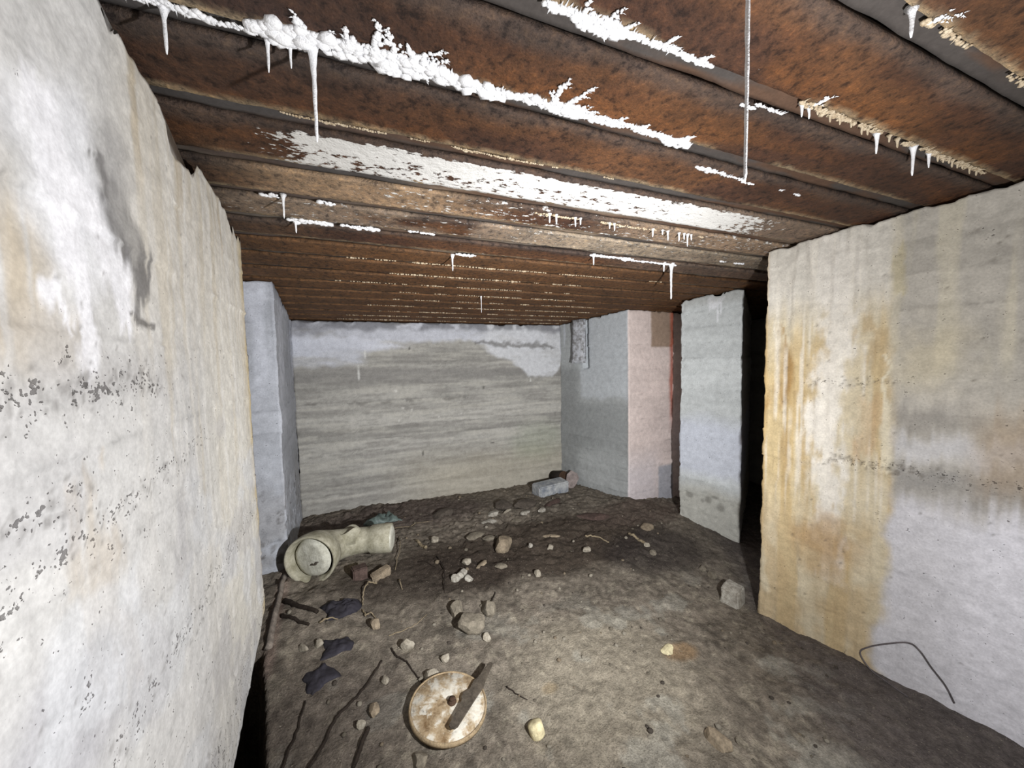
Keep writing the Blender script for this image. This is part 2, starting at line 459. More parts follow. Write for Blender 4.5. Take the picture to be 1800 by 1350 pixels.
# --- back wall
def bk_disp(u, z, g):
    return base_disp(u, z, 81, .14, 1.0)
def bk_paint(u, z, g):
    c = np.ones(u.shape + (3,)) * S(170, 168, 162)
    c = bands(u, z, 82, c, .14, .20)
    h1 = fbm(u * 2.6, z * 34, 181, 4); h2 = fbm(u * 9, z * 60, 182, 3)
    c = mixc(c, S(130, 127, 123), .42 * ss(.56, .68, h1)); c = mixc(c, S(192, 189, 180), .45 * ss(.46, .34, h1))
    c = mixc(c, S(122, 119, 114), .25 * ss(.60, .70, h2))
    jz = z + .09 * (fbm(u * 2.2, z * 6, 83, 4) - .5) + .05 * (fbm(u * 14, z * 3, 183, 3) - .5)
    ju = u + .16 * (fbm(u * 3, z * 12, 184, 4) - .5)
    c = mixc(c, S(134, 132, 129), .6 * ss(1.64, 1.56, jz) * ss(1.38, 1.5, jz))
    brk = ss(.30, .52, fbm(u * 3, z * 14, 84, 4))
    top = ss(1.80, 1.86, jz - .08 * ss(.6, .9, u) * ss(2.3, 1.8, u))
    c = mixc(c, S(206, 209, 219), .85 * top * (.45 + .55 * brk))
    c = mixc(c, S(216, 219, 229), .9 * ellipse(u, jz, .42, 1.86, .62, .085, 85, .5, .35))
    c = mixc(c, S(202, 205, 214), .85 * ss(.70, .54, ju) * ss(1.60, 1.66, jz) * ss(1.95, 1.85, jz) * (.5 + .5 * brk))
    low = np.interp(u, [2.0, 2.25, 2.45, 2.6, 2.95, 3.08], [1.80, 1.72, 1.62, 1.47, 1.45, 1.60])
    c = mixc(c, S(214, 216, 220), .9 * ss(-.02, .03, jz - low) * ss(1.95, 2.15, ju) * (.7 + .3 * brk))
    c = mixc(c, S(116, 114, 111), .75 * seg(u, z, [(1.9, 1.90, .015), (2.15, 1.875, .035), (2.45, 1.86, .018), (2.72, 1.865, .032), (2.95, 1.85, .015)], 87, .045, 0, .6))
    c = mixc(c, S(116, 116, 121), .75 * ss(2.01, 2.07, z + .07 * (fbm(u * 7, z * 5, 88, 3) - .5)) * ss(.25, .5, fbm(u * 9, z * 9, 89, 3)))
    c = mixc(c, S(120, 120, 126), .5 * ss(.7, .2, u) * ss(1.95, 2.0, jz) * ss(.35, .55, fbm(u * 12, z * 14, 185, 3)))
    c = mixc(c, S(100, 98, 94), .55 * seg(u, z, [(0, 1.25, .012), (.25, 1.25, .01), (.8, 1.24, .014), (1.75, 1.245, .022), (1.9, 1.24, .01)], 90, .03, 0, .6) * ss(.4, .55, fbm(u * 7, z * 2, 186, 3)))
    c = mixc(c, S(182, 174, 155), .5 * ss(.75, .35, z + .15 * (fbm(u * 2, z * 4, 91, 3) - .5)) * ss(.6, 1.6, u))
    c = mixc(c, S(152, 162, 136), .3 * ellipse(u, z, 2.7, .62, .35, .22, 92, .5, .6))
    for uu, z0, z1 in ((.60, 1.66, 1.50), (.68, 1.80, 1.66), (2.62, 1.47, 1.40)):
        c = mixc(c, S(226, 226, 222), .8 * seg(u, z, [(uu, z0, .008), (uu + .01, z1, .004)], 93, .004, 0, .5))
    c = mixc(c, S(216, 214, 208), .7 * spots(u, z, [(.98, 1.36, .016, .016), (1.05, 1.16, .014, .013), (1.15, 1.13, .012, .01), (1.45, 1.03, .012, .01), (1.72, 1.05, .012, .01), (1.0, 1.02, .014, .012)]))
    c = mixc(c, S(86, 84, 80), .85 * spots(u, z, [(1.25, .62, .012, .03), (2.1, .66, .03, .008), (1.15, 1.83, .01, .02), (2.0, 1.35, .012, .02)]))
    return c
wall('wall_back', [(-.735, 4.19), (2.345, 4.19), (2.345, 4.55), (-.735, 4.55)], [.018, None, None, None], below, top_of(95, .03, .01), bk_paint, bk_disp, .014, 'far grey wall with horizontal board marks and white lime patches')

# --- right rear wall: side face and the pink end face
def rr_disp(u, z, g):
    d = base_disp(u, z, 101, .14, .9)
    # upright slot beside the lime-crusted bar
    return d - .05 * ((g == 0) & (u > .80) & (u < .87) & (z > 1.56))
def rr_paint(u, z, g):
    ur = u - .41
    c = np.ones(u.shape + (3,)) * np.where((g == 0)[..., None], S(166, 169, 169), S(218, 203, 197))
    c = bands(u, z, 102, c, .14, .12)
    f = (g == 0)
    jz = z + .08 * (fbm(u * 4, z * 5, 103, 4) - .5)
    c = mixc(c, S(200, 204, 212), .7 * f * ss(.5, .6, streak(ur, z, 104, 9, .8)) * ss(1.55, 1.7, jz) * ss(.3, .2, ur))
    c = mixc(c, S(192, 197, 202), .7 * f * ss(1.18, 1.25, jz) * ss(.3, .36, ur))
    c = mixc(c, S(138, 141, 141), .6 * f * ss(1.2, 1.1, jz) * ss(.45, .8, jz) * ss(.25, .4, ur + .1 * fbm(u * 3, z * 2, 106, 2)))
    c = mixc(c, S(122, 124, 124), .5 * f * ss(.36, .2, ur) * ss(1.7, 1.45, jz))
    p = (g == 1)
    c = mixc(c, S(150, 126, 104), .85 * p * ss(.32, .34, u) * ss(1.78, 1.80, z) * ss(.74, .68, u))
    c = mixc(c, S(206, 204, 212), .5 * p * ss(.75, .3, jz) * ss(.6, .3, u))
    c = mixc(c, S(176, 92, 70), .85 * p * ss(.60, .66, u + .04 * (fbm(u * 9, z * 5, 107, 3) - .5)) * ss(.7, 1.2, jz))
    c = mixc(c, S(160, 165, 175), .8 * p * ss(.43, .46, u) * ss(.42, .38, z))
    return c
wall('wall_right_rear', [(2.225, 4.58), (2.637, 3.203), (3.319, 3.24), (3.9, 3.27), (3.9, 4.58)], [.018, .016, .03, None, None], below, top_of(108, .03, .004), rr_paint, rr_disp, .014, 'far right wall turning a corner into a pinkish end face')

# --- pier between the two dark openings on the right
def pr_disp(u, z, g):
    return base_disp(u, z, 111, .15, 1.0) - .008 * ss(.6, .72, fbm(u * 20, z * 20, 113, 3)) * ss(.45, .3, z) - .012 * ss(.55, .8, fbm(u * 5, z * 14, 114, 3)) * (u < .04)
def pr_paint(u, z, g):
    c = np.ones(u.shape + (3,)) * S(200, 204, 204)
    c = bands(u, z, 112, c, .15, .10)
    jz = z + .12 * (fbm(u * 4, z * 5, 115, 4) - .5)
    c = mixc(c, S(208, 213, 226), .8 * ss(1.15, .95, jz) * ss(.42, .6, jz))
    c = mixc(c, S(180, 178, 168), .8 * ss(.45, .3, jz))
    c = mixc(c, S(118, 116, 110), .6 * spots(u, z, [(.10, .28, .04, .03), (.27, .27, .035, .035), (.33, .31, .03, .02), (.38, .22, .04, .04), (.22, .25, .02, .02)]))
    c = mixc(c, S(232, 234, 238), .95 * seg(u, z, [(.27, 2.2, .03), (.30, 2.14, .03), (.34, 2.16, .02), (.38, 2.2, .02)], 116, .02))
    for uu, zz in ((.26, 2.06), (.33, 1.98), (.36, 2.05)):
        c = mixc(c, S(232, 234, 238), .9 * seg(u, z, [(uu, 2.16, .008), (uu, zz, .003)], 117, .003))
    return mixc(c, S(150, 148, 140), .4 * ss(2.12, 2.2, z))
wall('wall_right_middle', [(2.90, 2.744), (3.11, 2.245), (4.9, 3.42), (4.9, 3.60), (3.75, 3.05)], [.014, .05, None, None, .04], below, top_of(118, .04, .004), pr_paint, pr_disp, .014, 'blue-grey concrete pier between the two dark openings on the right')  # unseen splayed flank shaped to deepen the passage so the opening stays dark

# --- near right wall
_rr = random.Random(9)
RPITS = [(_rr.uniform(.3, .75), 1.06 + _rr.gauss(0, .02), _rr.uniform(.004, .011), _rr.uniform(.004, .012)) for _ in range(40)]
RPITS += [(_rr.uniform(.05, .95), _rr.uniform(.1, 2.2), _rr.uniform(.002, .007), _rr.uniform(.003, .008)) for _ in range(80)]
RPITS += [(_rr.uniform(.2, .6), 1.50 + _rr.gauss(0, .015), _rr.uniform(.004, .009), _rr.uniform(.003, .007)) for _ in range(24)]
RPITS += [(.57, 1.055, .012, .01), (.60, 1.04, .014, .016), (.585, 1.03, .01, .008)]
def rt_disp(u, z, g):
    d = base_disp(u, z, 121, .17, .8)
    st = streak(u, z, 125, 26, 1.6)
    d = d + .010 * (st - .5) * ss(.62, .5, u) * (g == 0) + .006 * ss(.55, .7, streak(u, z, 127, 45, 3)) * ss(.6, .5, u) * (g == 0)
    return d - .012 * spots(np.where(g == 0, u, -9), z, RPITS) - .010 * (fbm(z * 16, u * 0, 128, 3) - .2) * ((g == 0) & (u < .012))
def rt_pits(u, z, g):
    return .16 + (g == 0) * (.34 * np.exp(-((z - 1.06) / .035) ** 2) * ss(.2, .4, u) + .30 * np.exp(-((z - 1.50) / .025) ** 2) * ss(.1, .3, u) * ss(.75, .6, u))
def rt_paint(u, z, g):
    u = np.where(g == 1, u + 1.134, u)
    c = np.ones(u.shape + (3,)) * S(172, 167, 158)
    c = bands(u, z, 122, c, .17, .16)
    st = streak(u, z, 123, 12, .7); s2 = streak(u, z, 124, 30, 1.2); s3 = streak(u, z, 130, 60, 2.0)
    jz = z + .10 * (fbm(u * 6, z * 6, 126, 4) - .5) + .12 * (fbm(u * 50, z * 1.5, 142, 3) - .5)
    ju = u + .06 * (streak(u, z, 129, 9, 2.5) - .5) + .02 * (s3 - .5) + .10 * (fbm(u * 5, z * 7, 143, 4) - .5) * ss(1.2, .8, z)
    lft = ss(.605, .54, ju)
    c = mixc(c, S(204, 192, 166), lft)
    c = mixc(c, S(208, 203, 193), lft * ss(1.80, 2.05, jz))
    c = mixc(c, S(192, 170, 126), .8 * lft * ss(.27, .10, ju) * ss(1.8, 1.45, jz) * ss(.5, .95, jz))
    c = mixc(c, S(186, 160, 112), .6 * lft * ss(.52, .64, st) * ss(2.0, 1.7, jz))
    oc = seg(u, z, [(.10, 1.80, .02), (.115, 1.66, .045), (.12, 1.52, .06), (.06, 1.42, .05)], 131, .05, .14, .6)
    c = mixc(c, S(158, 126, 80), .8 * lft * oc * (.35 + .65 * ss(.40, .60, s2)))
    c = mixc(c, S(150, 118, 74), .5 * lft * ss(.60, .72, s2) * ss(.30, .1, ju) * ss(.7, 1.2, z) * ss(1.75, 1.55, z))
    c = mixc(c, S(226, 221, 212), .9 * seg(u, z, [(.32, 2.25, .10), (.36, 1.7, .06), (.30, 1.35, .08), (.33, 1.0, .06), (.36, .4, .05)], 132, .06, .05, .6))
    c = mixc(c, S(226, 220, 208), .6 * lft * ss(.55, .70, s3) * ss(.6, 1.0, z))
    c = mixc(c, S(190, 162, 126), .75 * seg(u, z, [(.50, 1.44, .045), (.49, 1.28, .045), (.46, 1.16, .03)], 133, .025, .10, .5) * (.5 + .5 * ss(.35, .6, s2)))
    c = mixc(c, S(184, 162, 126), .65 * seg(u, z, [(.47, 1.82, .03), (.53, 1.70, .035), (.51, 1.55, .02)], 134, .05, .08, .7))
    c = mixc(c, S(184, 162, 126), .7 * lft * ss(.85, .6, jz) * ss(.35, .6, fbm(u * 9, z * 4, 135, 3)))
    c = mixc(c, S(176, 144, 104), .6 * lft * ellipse(u, z, .32, .55, .14, .14, 136, .7, .7))
    c = mixc(c, S(172, 160, 122), .6 * seg(u, z, [(.57, 2.2, .02), (.58, 2.0, .02)], 137, .02, .06, .6))
    c = mixc(c, S(218, 210, 188), .8 * seg(u, z, [(.545, 1.66, .007), (.565, 1.60, .006), (.54, 1.54, .006), (.555, 1.4, .012), (.56, 1.15, .02), (.57, 1.06, .025)], 138, .014, .02, .5))
    rgt = 1 - lft
    c = mixc(c, S(200, 192, 170), .5 * rgt * ss(.5, .66, st) * ss(1.45, 1.7, jz))
    c = mixc(c, S(194, 183, 156), .55 * rgt * ellipse(u, z, .70, 1.62, .10, .14, 139, .8, .8))
    c = mixc(c, S(138, 134, 129), .55 * rgt * ss(1.46, 1.36, jz) * ss(1.22, 1.34, jz) * ss(.95, .72, ju))
    c = mixc(c, S(198, 197, 199), .75 * rgt * ss(1.30, 1.20, jz) * ss(1.08, 1.18, jz))
    c = mixc(c, S(146, 144, 142), .65 * rgt * ss(1.14, 1.06, jz) * ss(.92, 1.02, jz))
    c = mixc(c, S(166, 146, 122), .6 * rgt * ss(.80, .92, ju) * ss(.9, 1.1, jz) * ss(1.48, 1.28, jz))
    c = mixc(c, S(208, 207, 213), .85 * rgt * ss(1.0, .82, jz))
    c = mixc(c, S(226, 225, 232), .8 * rgt * ss(1.0, .8, jz) * ss(.68, .95, ju))  # lighter lavender painted in for the lamp's glow low on the wall
    c = mixc(c, S(186, 158, 110), .5 * (g == 0) * ss(.02, .005, u) * ss(.2, .5, z))
    return mixc(c, S(104, 97, 88), .6 * spots(np.where(g == 0, u, -9), z, RPITS))
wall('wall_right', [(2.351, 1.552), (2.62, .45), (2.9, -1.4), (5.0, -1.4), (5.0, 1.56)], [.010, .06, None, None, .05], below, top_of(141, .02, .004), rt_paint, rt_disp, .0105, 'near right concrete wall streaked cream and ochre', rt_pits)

# --- walls closing the space outside the picture
def dull(u, z, g):
    return bands(u, z, 151, np.ones(u.shape + (3,)) * S(150, 147, 140), .17, .12)
def nd(u, z, g):
    return base_disp(u, z, 152, .17, 1.0)
wall('bounce_wall_front', [(5.0, -1.4), (-2.0, -1.4), (-2.0, -1.65), (5.0, -1.65)], [.08, None, None, None], below, top_of(153), dull, nd, .06, 'added concrete wall behind the photographer for bounced light')  # unseen wall added so lamp light bounces back as fill
wall('wall_left_outer', [(-2.0, -1.4), (-2.0, 4.55), (-2.25, 4.55), (-2.25, -1.4)], [.08, None, None, None], below, top_of(154), dull, nd, .06, 'outer wall of the left side opening')
wall('wall_right_outer', [(5.02, 4.58), (5.02, -1.4), (5.25, -1.4), (5.25, 4.58)], [.08, None, None, None], below, top_of(155), dull, nd, .06, 'outer wall of the right side openings')

# ------------------------------------------------------------------ floor
def make_floor():
    xs = np.concatenate([np.arange(-2.2, -.75, .05), np.arange(-.75, 3.4, .0125), np.arange(3.4, 5.2, .05)])
    ys = np.concatenate([np.arange(-1.6, .3, .06), np.arange(.3, 4.3, .0125), np.arange(4.3, 4.7, .06)])
    X, Y = np.meshgrid(xs, ys, indexing='ij')
    Z = ground(X.ravel(), Y.ravel()).reshape(X.shape)
    x = X; y = Y
    c = np.ones(X.shape + (3,)) * S(122, 114, 103)
    c = c * (1 + .5 * (fbm(x * 3, y * 3, 201, 4) - .5) + .8 * (fbm(x * 14, y * 14, 202, 4) - .5) + .5 * (fbm(x * 34, y * 34, 212, 2) - .5))[..., None]
    c = mixc(c, S(158, 150, 134), .55 * ss(.62, .70, fbm(x * 24, y * 24, 213, 3)) * ss(2.6, 1.9, y))
    c = mixc(c, S(84, 77, 70), .5 * ss(.62, .70, fbm(x * 20 + 7, y * 20, 214, 3)))
    j = .35 * (fbm(x * 3, y * 3, 203, 4) - .5)
    # paler ground in front
    c = mixc(c, S(150, 142, 126), .7 * ss(1.0, .4, np.hypot((x - 1.05) / .75, (y - 1.45) / .6) + j))
    c = mixc(c, S(158, 156, 146), .5 * ss(.6, .68, fbm(x * 5, y * 5, 207, 4)) * ss(2.2, 1.7, y))
    # damp dark soil in the middle and rear
    c = mixc(c, S(70, 61, 53), .9 * ss(1.15, .7, np.hypot((x - 1.35) / 1.25, (y - 2.72) / .48) + j))
    c = mixc(c, S(60, 52, 46), .75 * ss(1.1, .6, np.hypot((x - .35) / .8, (y - 2.55) / .36) + j))
    c = mixc(c, S(58, 52, 50), .75 * ss(1.1, .6, np.hypot((x - 2.2) / .55, (y - 2.35) / .35) + j))
    c = mixc(c, S(84, 72, 70), .6 * ss(1.1, .6, np.hypot((x - .2) / 1.0, (y - 3.8) / .45) + j))
    c = mixc(c, S(98, 86, 78), .7 * ss(1.1, .6, np.hypot((x - 2.5) / .7, (y - 2.95) / .3) + j))
    c = mixc(c, S(92, 84, 78), .6 * ss(.15, -.05, x + j * .4) * ss(2.1, 1.7, y))
    c = mixc(c, S(92, 86, 86), .75 * ss(.0, .5, x * .8 - y * .55 - .78 + j))  # front right soil: purplish, and darkened further to imitate the lamp's falloff
    c = mixc(c, S(150, 120, 84), .6 * ss(1.0, .5, np.hypot((x - 1.55) / .14, (y - 1.45) / .08) + j * 1.2))
    c = mixc(c, S(140, 122, 92), .5 * ss(1.0, .5, np.hypot((x - .75) / .06, (y - 1.49) / .035) + j * 1.2))
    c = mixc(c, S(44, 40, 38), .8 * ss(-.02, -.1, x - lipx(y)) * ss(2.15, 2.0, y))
    c = mixc(c, S(150, 130, 120), .5 * ss(.05, .015, np.abs(x - np.interp(y, [1.9, 2.8], [-.53, -.60]) - .0)) * ss(1.85, 2.0, y) * ss(2.9, 2.75, y))
    V = np.stack([X, Y, Z], -1).reshape(-1, 3)
    ny = len(ys)
    i = np.arange(len(xs) - 1)[:, None]; jx = np.arange(ny - 1)[None, :]
    F = np.stack([i * ny + jx, (i + 1) * ny + jx, (i + 1) * ny + jx + 1, i * ny + jx + 1], -1).reshape(-1, 4)
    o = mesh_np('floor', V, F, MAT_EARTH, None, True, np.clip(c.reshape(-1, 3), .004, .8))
    tag(o, 'uneven dirt floor, dark and damp towards the rear', 'floor', kind='structure')
make_floor()

# ------------------------------------------------------------------ ceiling: slab, steel beams, mortar strips
EDGE = [-1.20, -.97, -.74, -.51, -.28, -.04, .20, .445, .69, .93, 1.178, 1.417, 1.63, 1.845, 2.055, 2.28, 2.52, 2.755, 2.98, 3.21, 3.45, 3.69, 3.92, 4.14, 4.38]
GAP = .055
XA, XB = -1.98, 5.0

def box_bm(bm, x0, x1, y0, y1, z0, z1, tilt=False):
    vs = []
    for x in (x0, x1):
        for y in (y0, y1):
            for z in (z0, z1):
                vs.append(bm.verts.new((x, y, z + (SLOPE * (y) if tilt else 0))))
    for f in ((0, 1, 3, 2), (4, 6, 7, 5), (0, 4, 5, 1), (2, 3, 7, 6), (0, 2, 6, 4), (1, 5, 7, 3)):
        bm.faces.new([vs[k] for k in f])
def bm_obj(name, bm, mat, parent=None, smooth=False):
    me = bpy.data.meshes.new(name)
    bmesh.ops.recalc_face_normals(bm, faces=bm.faces)
    bm.to_mesh(me); bm.free()
    if smooth: me.polygons.foreach_set('use_smooth', np.ones(len(me.polygons), bool))
    me.materials.append(mat)
    o = bpy.data.objects.new(name, me); COL.objects.link(o)
    if parent: o.parent = parent
    return o
MAT_DARKCONC = plain('dark_stained_concrete', S(104, 98, 92), .95, 26, .3, .004)
bm = bmesh.new(); box_bm(bm, -2.25, 5.25, -1.65, 4.6, 2.43 + .17, 2.43 + .30, True)
ceiling = bm_obj('ceiling', bm, MAT_DARKCONC)
tag(ceiling, 'low ceiling of rusted steel beams set side by side', 'ceiling', kind='structure')

def make_beam(y0, y1, idx):
    w = y1 - y0
    ym = (y0 + y1) / 2
    nb = 15
    prof = [(y0 + w * t, 0.0, 1) for t in np.linspace(0.012, .988, nb)]
    prof = [(y0, .006, 1)] + prof + [(y1, .006, 1), (y1, .018, 0), (ym + .012, .03, 0), (ym + .008, .15, 0), (y1 - .03, .155, 0), (y1 - .03, .168, 0), (y0 + .03, .168, 0), (y0 + .03, .155, 0), (ym - .008, .15, 0), (ym - .012, .03, 0), (y0, .018, 0)]
    xs = np.concatenate([np.linspace(XA, -.75, 8, endpoint=False), np.arange(-.75, 3.5, .018), np.linspace(3.52, XB, 6)])
    py = np.array([p[0] for p in prof]); pz = np.array([p[1] for p in prof]); pm = np.array([p[2] for p in prof])
    X = np.repeat(xs[:, None], len(prof), 1); Y = np.repeat(py[None, :], len(xs), 0)
    seed = 300 + idx * 7
    Z = zc(Y) + pz[None, :] - pm[None, :] * (.004 * (fbm(X * 14, Y * 22, seed, 3) - .5) + .004 * (fbm(X * 50, Y * 50, seed + 1, 2) - .5))
    t = (Y - y0) / w
    x = X
    n = fbm(x * 2, Y * 6, seed + 2, 4)
    c = np.ones(X.shape + (3,)) * S(100, 68, 45)
    c = mixc(c, S(80, 54, 40), ss(.35, .65, n))
    c = mixc(c, S(122, 78, 42), .6 * ss(.55, .7, fbm(x * 1.5 + 5, Y * 5, seed + 3, 4)) * ss(.2, .9, t))
    # brown-purple, darker steel towards the left bearing
    c = mixc(c, S(62, 48, 43), .85 * ss(.55, -.25, x + .25 * (n - .5)) * ss(1.45, .9, Y))
    c = mixc(c, S(88, 76, 64), .5 * ss(.1, -.5, x + .25 * (n - .5)) * ss(1.3, 1.5, Y))
    # grey skin of mortar along the near edge, pale lime line along the far edge
    c = mixc(c, S(82, 72, 66), .75 * ss(.34, .05, t + .3 * (fbm(x * 5, Y * 9, seed + 4, 3) - .5)))
    line = ss(.90, .955, t + .05 * (fbm(x * 30, Y * 9, seed + 5, 3) - .5)) * ss(.32, .5, fbm(x * 2.2, x * 0 + idx, seed + 6, 3) + .10 * (Y > 1.0))
    c = mixc(c, S(192, 172, 140), .8 * line)
    dep = np.zeros_like(X)
    if abs(y1 - 1.417) < .01:
        dep = (.80 - .15 * ss(.25, .6, t) * ss(1.5, .8, x) * ss(-.3, .2, x + .3)) * ss(-.42, -.10, x + .1 * (n - .5)) * ss(2.35, 1.6, x) * ss(.02, .12, t)
        c = mixc(c, S(150, 132, 116), .7 * ss(1.2, 1.9, x))
    elif abs(y1 - 1.63) < .01:
        c = mixc(c, S(176, 150, 122), .8 * ss(.7, .2, x + .5 * (n - .5)) * ss(-.5, -.2, x))
        c = mixc(c, S(168, 146, 124), .8 * ss(1.0, 1.6, x + .4 * (n - .5)))
        dep = .30 * ss(-.2, .1, x) * ss(.3, .5, fbm(x * 6, Y * 6, seed + 9, 3))
    elif abs(y1 - 1.845) < .01:
        c = mixc(c, S(158, 140, 122), .75 * ss(.35, .6, fbm(x * 3, Y * 8, seed + 8, 4)))
        c = mixc(c, S(178, 164, 144), .6 * ss(.5, 1.0, x))
        dep = .22 * np.ones_like(x)
    elif abs(y1 - 2.055) < .01:
        c = mixc(c, S(120, 104, 92), .6 * ss(1.3, 1.8, x))
        dep = .5 * ss(.9, .97, t) * ss(.2, .5, x) * ss(1.3, .9, x)
    elif y1 > 2.1:
        c = mixc(c, S(114, 80, 48), .7 * np.ones_like(x))
    V = np.stack([X, Y, Z], -1).reshape(-1, 3)
    m = len(prof); i = np.arange(len(xs) - 1)[:, None]; j = np.arange(m)[None, :]; j2 = (j + 1) % m
    F = np.stack([i * m + j, i * m + j2, (i + 1) * m + j2, (i + 1) * m + j], -1).reshape(-1, 4).tolist()
    F.append(list(range(m - 1, -1, -1))); F.append([(len(xs) - 1) * m + k for k in range(m)])
    o = mesh_np('beam', V, F, MAT_RUST, ceiling, True, np.clip(c.reshape(-1, 3), .004, .85), dep.ravel())
    me = o.data
    fl = np.zeros(len(me.polygons), bool)
    return o

def make_strip(y0, y1, idx):
    xs = np.concatenate([np.linspace(XA, -.75, 6, endpoint=False), np.arange(-.75, 3.5, .03), np.linspace(3.52, XB, 5)])
    ys = np.linspace(y0, y1, 5)
    X, Y = np.meshgrid(xs, ys, indexing='ij')
    seed = 700 + idx * 5
    Zb = zc(Y) + .013 + .012 * (fbm(X * 9, Y * 20, seed, 3) - .5)
    ring = [np.stack([X[:, k], Y[:, k], Zb[:, k]], -1) for k in range(5)]
    ring += [np.stack([xs, xs * 0 + y1, xs * 0 + zc(y1) + .15], -1), np.stack([xs, xs * 0 + y0, xs * 0 + zc(y0) + .15], -1)]
    V = np.stack(ring, 1); m = 7
    i = np.arange(len(xs) - 1)[:, None]; j = np.arange(m)[None, :]; j2 = (j + 1) % m
    F = np.stack([i * m + j, i * m + j2, (i + 1) * m + j2, (i + 1) * m + j], -1).reshape(-1, 4).tolist()
    F.append(list(range(m - 1, -1, -1))); F.append([(len(xs) - 1) * m + k for k in range(m)])
    Vf = V.reshape(-1, 3)
    c = np.ones((len(Vf), 3)) * S(72, 67, 64)
    x = Vf[:, 0]; y = Vf[:, 1]
    c = mixc(c, S(92, 66, 48), .7 * ss(.45, .62, fbm(x * 2.5, y * 20, seed + 3, 4)))
    c = mixc(c, S(134, 120, 104), .6 * ss(.4, .65, fbm(x * 3, y * 12, seed + 1, 3)) * (y > 1.3))
    c = mixc(c, S(96, 66, 44), .7 * ss(.45, .6, fbm(x * 2, y * 3, seed + 2, 3)) * (y > 1.9))
    c = mixc(c, S(78, 76, 76), .5 * ss(.3, -.2, x))
    mesh_np('mortar_strip', Vf, F, MAT_CONC, ceiling, True, c)
for k in range(len(EDGE) - 1):
    make_beam(EDGE[k] + GAP, EDGE[k + 1], k)
    make_strip(EDGE[k] + .004, EDGE[k] + GAP - .004, k)

# ------------------------------------------------------------------ lime crusts along the joints
def ico(sub):
    bm = bmesh.new(); bmesh.ops.create_icosphere(bm, subdivisions=sub, radius=1.0)
    v = np.array([q.co[:] for q in bm.verts]); f = np.array([[q.index for q in p.verts] for p in bm.faces]); bm.free()
    return v, f
ICO1 = ico(1); ICO2 = ico(2); ICO3 = ico(3)

class Blobs:
    def __init__(self): self.v = []; self.f = []; self.n = 0
    def add(self, p, r, seed, sub=ICO1):
        v, f = sub
        q = v * (1 + .5 * (np.random.RandomState(seed % 99999).rand(len(v), 1) - .5)) * np.asarray(r) + np.asarray(p)
        self.v.append(q); self.f.append(f + self.n); self.n += len(v)
    def spike(self, a, b_, r0):
        a = Vector(a); b_ = Vector(b_); d = (b_ - a).normalized()
        s = d.orthogonal().normalized(); t = d.cross(s)
        ring = [a + (s * math.cos(k * 2 * math.pi / 5) + t * math.sin(k * 2 * math.pi / 5)) * r0 for k in range(5)]
        self.v.append(np.array([list(q) for q in ring] + [list(b_)])); F = [[k, (k + 1) % 5, 5] for k in range(5)] + [[0, 2, 1], [0, 3, 2], [0, 4, 3]]
        self.f.append(np.array(F) + self.n); self.n += 6
    def build(self, name, mat, parent):
        return mesh_np(name, np.concatenate(self.v), np.concatenate(self.f), mat, parent, True)

def crust(x0, x1, yc, w, step=.004, r=(.004, .009), seed=1, wob=.006, skew=0.0, spikes=.3, mat=None, gate=0.0):
    R = random.Random(seed); B = Blobs(); x = x0
    while x < x1:
        g = float(fbm(np.array([x * 9]), np.array([seed * .37]), seed, 3)[0])
        e = min(1, (x - x0) / .03, (x1 - x) / .03)
        if g >= gate:
            ww = w * (.35 + 1.1 * g) * max(.25, e)
            for _ in range(2):
                y = yc + skew * (x - x0) + wob * (g - .5) * 2 + R.uniform(-ww, ww)
                q = R.uniform(*r) * (.5 + 1.0 * g) * (1.6 if R.random() < .08 else 1)
                B.add((x, y, zc(y) - .002), (q * 1.2, q, q * R.uniform(.4, .9)), R.randrange(99999))
                if R.random() < spikes * .45:
                    B.spike((x, y, zc(y) - .002), (x + R.uniform(-.006, .006), y - R.uniform(.01, .025) * R.choice((1, 1, -.6)), zc(y) - R.uniform(.002, .010)), q * .6)
        x += step * R.uniform(.6, 1.5)
    o = B.build('mineral_crust', mat or MAT_LIME, ceiling)
    return o

def frond(x, y, ang, ln, seed, r=.006):
    """feathery frost-like growth over the underside of a flange"""
    R = random.Random(seed); B = Blobs()
    def grow(x, y, a, l, r, d):
        n = max(3, int(l / .005))
        for k in range(n):
            t = k / n
            x += math.cos(a) * l / n; y += math.sin(a) * l / n; a += R.uniform(-.16, .16)
            q = r * (1.25 - .85 * t) * R.uniform(.7, 1.35)
            B.add((x + R.uniform(-.003, .003), y + R.uniform(-.003, .003), zc(y) - .003), (q, q * .9, q * .6), R.randrange(99999))
            if d < 1 + (l > .08) and k % 3 == 1 and R.random() < .85:
                grow(x, y, a + R.choice((-1, 1)) * R.uniform(.6, 1.1), l * (1 - t) * R.uniform(.3, .55), q * .8, d + 1)
        B.spike((x, y, zc(y) - .003), (x + math.cos(a) * .008, y + math.sin(a) * .008, zc(y) - .006), r * .35)
    grow(x, y, ang, ln, r, 0)
    B.build('mineral_crust', MAT_LIME, ceiling)

